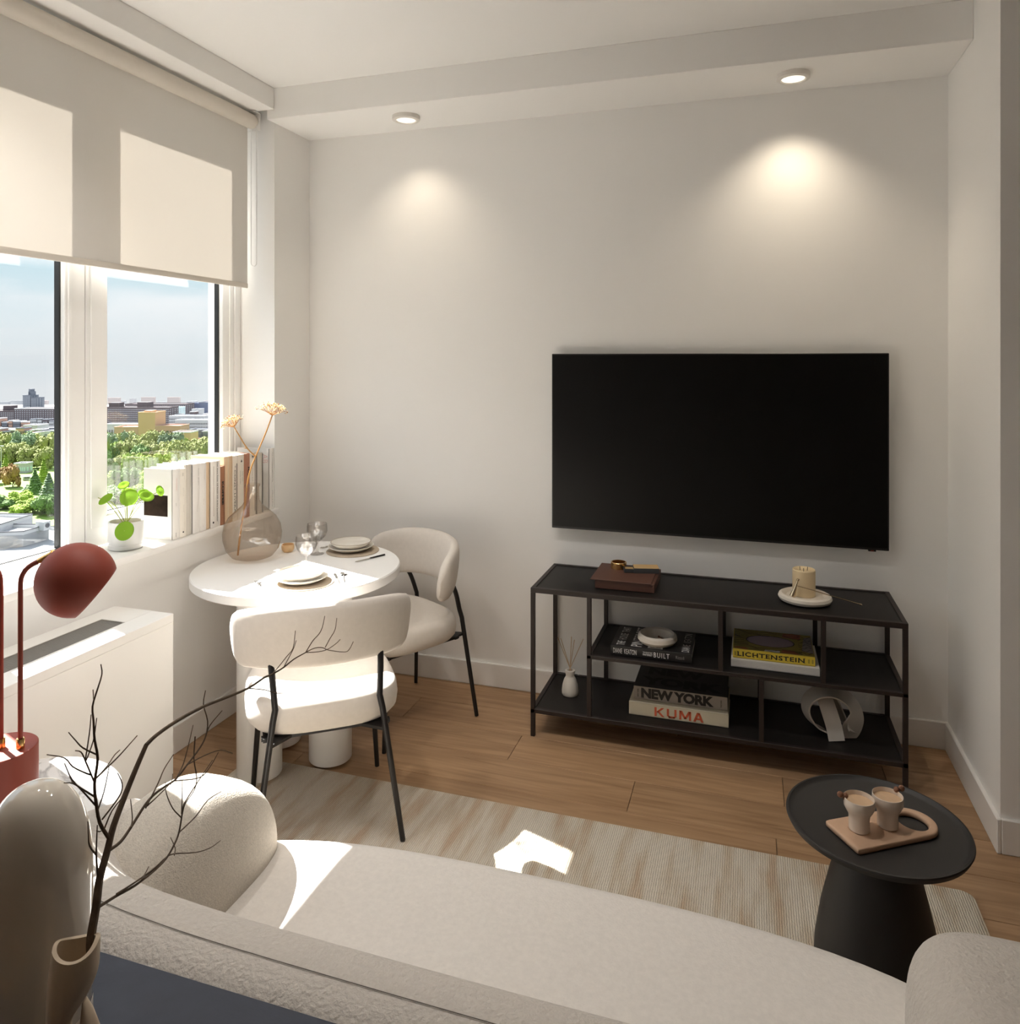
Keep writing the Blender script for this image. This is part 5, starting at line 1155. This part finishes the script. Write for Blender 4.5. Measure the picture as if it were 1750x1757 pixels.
# small town buildings between the slabs and the park
R3 = random.Random(5); ORDB = ['first', 'second', 'third', 'fourth', 'fifth', 'sixth', 'seventh', 'eighth', 'ninth', 'tenth', 'eleventh', 'twelfth', 'thirteenth', 'fourteenth']
for win, rows_ in (('left', ((-30, 100, 640, 722, 10, 'back'), (-30, 100, 535, 739, 11, 'front'))), ('right', ((299.5, 376, 700, 709, 10, 'back'), (300, 376, 635, 722, 11, 'middle'), (308, 376, 540, 744, 10, 'front')))):
    for ua, ub, d_, vt_, w_, rn in rows_:
        u = ua; k = 0
        while u < ub:
            ww = w_*R3.uniform(0.6, 1.3); cm = R3.choice(('palewhite', 'blockgrey', 'blockbrown', 'palewhite', 'ochre2', 'blockgrey'))
            building('low %s town building, %s from left in the %s town row, %s window' % ({'palewhite': 'pale', 'blockgrey': 'grey', 'blockbrown': 'dark brick', 'ochre2': 'salmon'}[cm], ORDB[k], rn, win), u, u+ww, d_, vt_+R3.uniform(-4, 4), M[cm], 9, R3.choice((2, 3)), max(3, int(ww/2.2)), M['windark'] if cm != 'blockbrown' else M['winlight'], capm=M[R3.choice(('palewhite', 'blockgrey', 'windark'))], wf=(0.55, 0.5))
            u += ww+R3.uniform(1.2, 3); k += 1
# pale roofs below the left window
a_, b_ = gp(-200, 250), gp(120, 250)
def roof(label, quad, z, m, name='roof_terrace'):
    t = thing(name, label, 'building', (sum((p for p in quad), Vector())/len(quad)).to_2d().to_3d()+Vector((0, 0, GZ)))
    P2 = [tuple(p.to_2d()) for p in quad]
    if sum(P2[i][0]*P2[(i+1) % 4][1]-P2[(i+1) % 4][0]*P2[i][1] for i in range(4)) < 0: P2 = P2[::-1]
    MB().prism(P2, GZ, z).build('walls', m, t)
    pr_ = MB(); n = len(P2)
    for i in range(n):
        p, q_ = Vector((*P2[i], 0)), Vector((*P2[(i+1) % n], 0)); e_ = (q_-p).normalized(); nn = Vector((-e_.y, e_.x, 0))
        pr_.prism([tuple((p).to_2d()), tuple((q_).to_2d()), tuple((q_+nn*0.35).to_2d()), tuple((p+nn*0.35).to_2d())], z, z+0.8)
    pr_.build('parapet', M['roofwhite'], t)
    cp_ = MB()
    for i in range(n):
        p, q_ = Vector((*P2[i], 0)), Vector((*P2[(i+1) % n], 0)); e_ = (q_-p).normalized(); nn = Vector((-e_.y, e_.x, 0))
        cp_.prism([tuple((p-nn*.08).to_2d()), tuple((q_-nn*.08).to_2d()), tuple((q_+nn*0.25).to_2d()), tuple((p+nn*0.25).to_2d())], z+0.8, z+1.0)
    cp_.build('coping', M['windark'], t); return t
def rq(pts, zoff): return [on(u, v, z=zoff) for u, v in pts]
z1_ = GZ+14
roof('flat grey roof low in the left window, nearest of the pale roofs', rq(((-260, 960), (-60, 990), (210, 925), (60, 905)), z1_), z1_, M['asphalt'])
z2 = GZ+17
rt = roof('flat pale roof with dark coping behind the nearest roof', rq(((-160, 925), (40, 918), (84, 905), (-100, 905)), z2), z2, M['asphalt'])
rt = roof('upper pale roof with dark coping below the conifers', rq(((-120, 905), (0, 906), (56, 888), (-120, 884)), z2+1), z2+1, M['palewhite'])
hb = thing('roof_unit', 'small white air unit on the pale roof by the window edge', 'air unit', on(74, 902, z=z2+1).to_2d().to_3d()+Vector((0, 0, z2)))
MB().box((-1.4, -1.0, 0), (1.4, 1.0, 2.2), 0.05, 1).build('casing', M['roofwhite'], hb, world=False); MB().lathe([(0, 0), (0.6, 0), (0.6, 0.1), (0, 0.1)], 16, (1.42, 0, 1.2), Matrix.Rotation(pi/2, 4, 'Y')).build('fan', M['windark'], hb, world=False)
building('low white pavilion among the trees in the left window', 24, 44, 395, 797, M['palewhite'], 6, 1, 6, M['teal'], wf=(0.7, 0.7))
for i, u in enumerate((50, 71)):
    t = thing('van', ('white van parked left of the spruces', 'white van parked right beside its twin under the trees')[i], 'van', gp(u, 372), YAW+0.3)
    MB().box((-2.6, -1, 0.35), (2.6, 1, 2.3), 0.25, 2).build('body', M['roofwhite'], t, world=False); MB().box((-1.9, -1.04, 1.3), (1.5, 1.04, 1.95)).build('windows', M['windark'], t, world=False)
    wh = MB()
    for sx_ in (-1.6, 1.6): wh.lathe([(0, -1.05), (0.36, -1.05), (0.36, 1.05), (0, 1.05)], 14, (sx_, 0, 0.37), Matrix.Rotation(pi/2, 4, 'X'))
    wh.build('wheels', M['windark'], t, world=False)
lpst = thing('street_lamp', 'thin pale lamp post left of the park pavilion', 'lamp post', gp(2, 390)); MB().tube([(0, 0, 0), (0, 0, 15)], [0.22, 0.14], 6).build('post', M['palewhite'], lpst, world=False); MB().box((-0.4, -0.4, 15), (1.6, 0.4, 15.3)).build('lantern', M['palewhite'], lpst, world=False)

# trees: leaf-clump crowns (shared between alike trees) on trunks
def crown(kind, seed, nleaf):
    R_ = random.Random(seed); bm = bmesh.new()
    lobes = []
    if kind == 'round':
        for i in range(15):
            a = R_.uniform(0, 2*pi); r = R_.uniform(0.1, 0.62); z = R_.uniform(0.25, 0.85)
            lobes.append((Vector((r*cos(a), r*sin(a), z)), R_.uniform(0.22, 0.36)))
    for i in range(nleaf):
        if kind == 'round':
            c, r = R_.choice(lobes); d_ = Vector((R_.gauss(0, 1), R_.gauss(0, 1), R_.gauss(0.25, 1))).normalized(); p = c+d_*r*R_.uniform(0.8, 1.05); n_ = (d_+Vector((0, 0, .25))+Vector((R_.gauss(0, .35), R_.gauss(0, .35), R_.gauss(0, .35)))).normalized(); sz_ = R_.uniform(0.045, 0.085)
        else:
            tier = R_.random(); z = 0.06+0.94*tier; lay = 0.55+0.45*abs(((z*11) % 1.0)-0.5)*2
            rad = 0.34*(1-z)**0.85*lay; a = R_.uniform(0, 2*pi); rr_ = rad*R_.uniform(0.65, 1.0); p = Vector((rr_*cos(a), rr_*sin(a), z-0.10*rr_)); n_ = Vector((cos(a)*0.6, sin(a)*0.6, 0.8+R_.gauss(0, .2))).normalized(); sz_ = R_.uniform(0.025, 0.05)
        s = n_.orthogonal().normalized(); s = Matrix.Rotation(R_.uniform(0, 2*pi), 3, n_) @ s; u = n_.cross(s)
        vs = [bm.verts.new(p+s*sz_*x+u*sz_*y_*0.75-n_*0.25*sz_*(x*x)) for x, y_ in ((-1, 0), (-0.3, -0.9), (0.8, -0.5), (1, 0.3), (0.1, 0.95))]
        bm.faces.new(vs)
    if kind == 'round':
        for c, r in lobes:
            q = bmesh.ops.create_icosphere(bm, subdivisions=1, radius=r*0.86)
            for v in q['verts']: v.co += c
    else:
        q = bmesh.ops.create_cone(bm, cap_ends=True, segments=8, radius1=0.22, radius2=0.01, depth=0.9)
        for v in q['verts']: v.co.z += 0.52
    me = bpy.data.meshes.new('crown'); bm.to_mesh(me); bm.free(); return me
CR = {'round': [crown('round', s, 1500) for s in (1, 2, 3, 4)], 'spire': [crown('spire', s, 1300) for s in (5, 6)]}
TRK = MB(); TRK.tube([(0, 0, 0), (0.02, 0, 0.5), (0, 0.01, 0.9)], [0.05, 0.035, 0.015], 7)
trk = TRK.build('trunk', M['bark'], None, world=False); TRKM = trk.data; bpy.data.objects.remove(trk)
TM = {}
def tree(u, d, h, w, kind, fol, label, group):
    t = thing('tree', label, 'tree', gp(u, d), random.uniform(0, 6.28), group)
    base = random.choice(CR[kind]); key = (base.name, fol)
    if key not in TM:
        me = base.copy(); me.materials.clear(); me.materials.append(FOL[fol]); TM[key] = me
    o = bpy.data.objects.new('crown', TM[key]); COL.objects.link(o); o.parent = t; o.scale = (w, w, h) if kind == 'round' else (w*1.6, w*1.6, h)
    o2 = bpy.data.objects.new('trunk', TRKM); COL.objects.link(o2); o2.parent = t; o2.scale = (h*0.5, h*0.5, h*0.75)
names = ['rounded olive green park tree', 'bright lime green park tree', 'deep green park tree', 'rust tinged park tree', 'bluish green park tree']
R2 = random.Random(11)
def hfor(v, d): return at(0, v, d).z-GZ                            # height that reaches image row v at depth d
# rows of trees from the far edge of the park to its near edge
spec = []
def row(win, nm, u0, u1, step, d, dj, vf, vj, w, fols):
    u = u0; k = 0
    while u < u1:
        spec.append((u+R2.uniform(-4, 4), d+R2.uniform(-dj, dj), (vf(u) if callable(vf) else vf)+R2.uniform(-vj, vj), w, 'round', R2.choice(fols), win, nm)); u += step; k += 1
row('left', 'farthest', -40, 104, 13, 452, 12, 750, 6, 9.5, (0, 0, 0, 4))
row('left', 'second', -40, 104, 15, 420, 10, 769, 7, 9.0, (0, 0, 2))
row('right', 'farthest', 178, 384, 13, 452, 12, lambda u: 748 if u < 300 else 757, 7, 9.5, (0, 0, 4, 1))
row('right', 'second', 178, 384, 14, 415, 10, 762, 7, 9.0, (0, 2, 1, 0))
row('right', 'third', 178, 370, 17, 380, 8, 783, 8, 8.0, (1, 0, 2))
row('right', 'fourth', 178, 290, 17, 345, 8, 812, 8, 7.5, (1, 2))
row('right', 'nearest', 178, 290, 18, 312, 8, 838, 8, 7.5, (2, 2, 1))
ONE = [(10, 385, 780, 7, 'spire', 1, 'tall bright green conifer left of the pavilion'), (75, 362, 788, 8, 'spire', 1, 'tall bright green conifer beside the mullion, behind the vans'), (22, 352, 797, 6.5, 'round', 3, 'rust tinged tree below the pavilion in the left window'),
       (60, 335, 806, 9.5, 'spire', 2, 'large dark layered spruce in the middle of the left window'), (48, 338, 838, 7.5, 'spire', 4, 'small blue-green spruce left of the large layered spruce'), (84, 330, 812, 9, 'spire', 4, 'tall blue-green spruce at the left window edge by the black gasket'),
       (30, 304, 845, 6.5, 'round', 1, 'bright green tree just above the pale roofs, left of two like it'), (5, 300, 862, 7, 'round', 2, 'deep green tree at the lower left corner above the pale roofs'), (52, 292, 858, 6.5, 'round', 1, 'bright green tree just above the pale roofs, below the layered spruce'),
       (72, 290, 854, 7, 'round', 2, 'deep green tree above the white air unit'), (92, 288, 850, 7, 'round', 2, 'deep green tree half hidden by the left window frame'), (36, 288, 872, 6, 'round', 1, 'lowest bright green tree touching the pale roof edge'),
       (-20, 300, 850, 7.5, 'round', 2, 'deep green tree beyond the left edge of the view'), (-5, 360, 806, 6, 'round', 3, 'rust tinged tree at the left edge of the view')]
ORD = ['first', 'second', 'third', 'fourth', 'fifth', 'sixth', 'seventh', 'eighth', 'ninth', 'tenth', 'eleventh', 'twelfth', 'thirteenth', 'fourteenth', 'fifteenth', 'sixteenth']
cnt = {}
for (u, d, v, w, kind, fol, win, nm) in sorted(spec, key=lambda s_: s_[0]):
    k = cnt.get((win, nm), 0); cnt[(win, nm)] = k+1
    tree(u, d, max(4.0, hfor(v, d)), w, kind, fol, '%s, %s from left in the %s tree row, %s window' % (names[fol], ORD[k], nm, win), 'park trees seen through the windows')
for (u, d, v, w, kind, fol, lab) in ONE: tree(u, d, max(4.0, hfor(v, d)), w, kind, fol, lab, 'park trees seen through the windows')
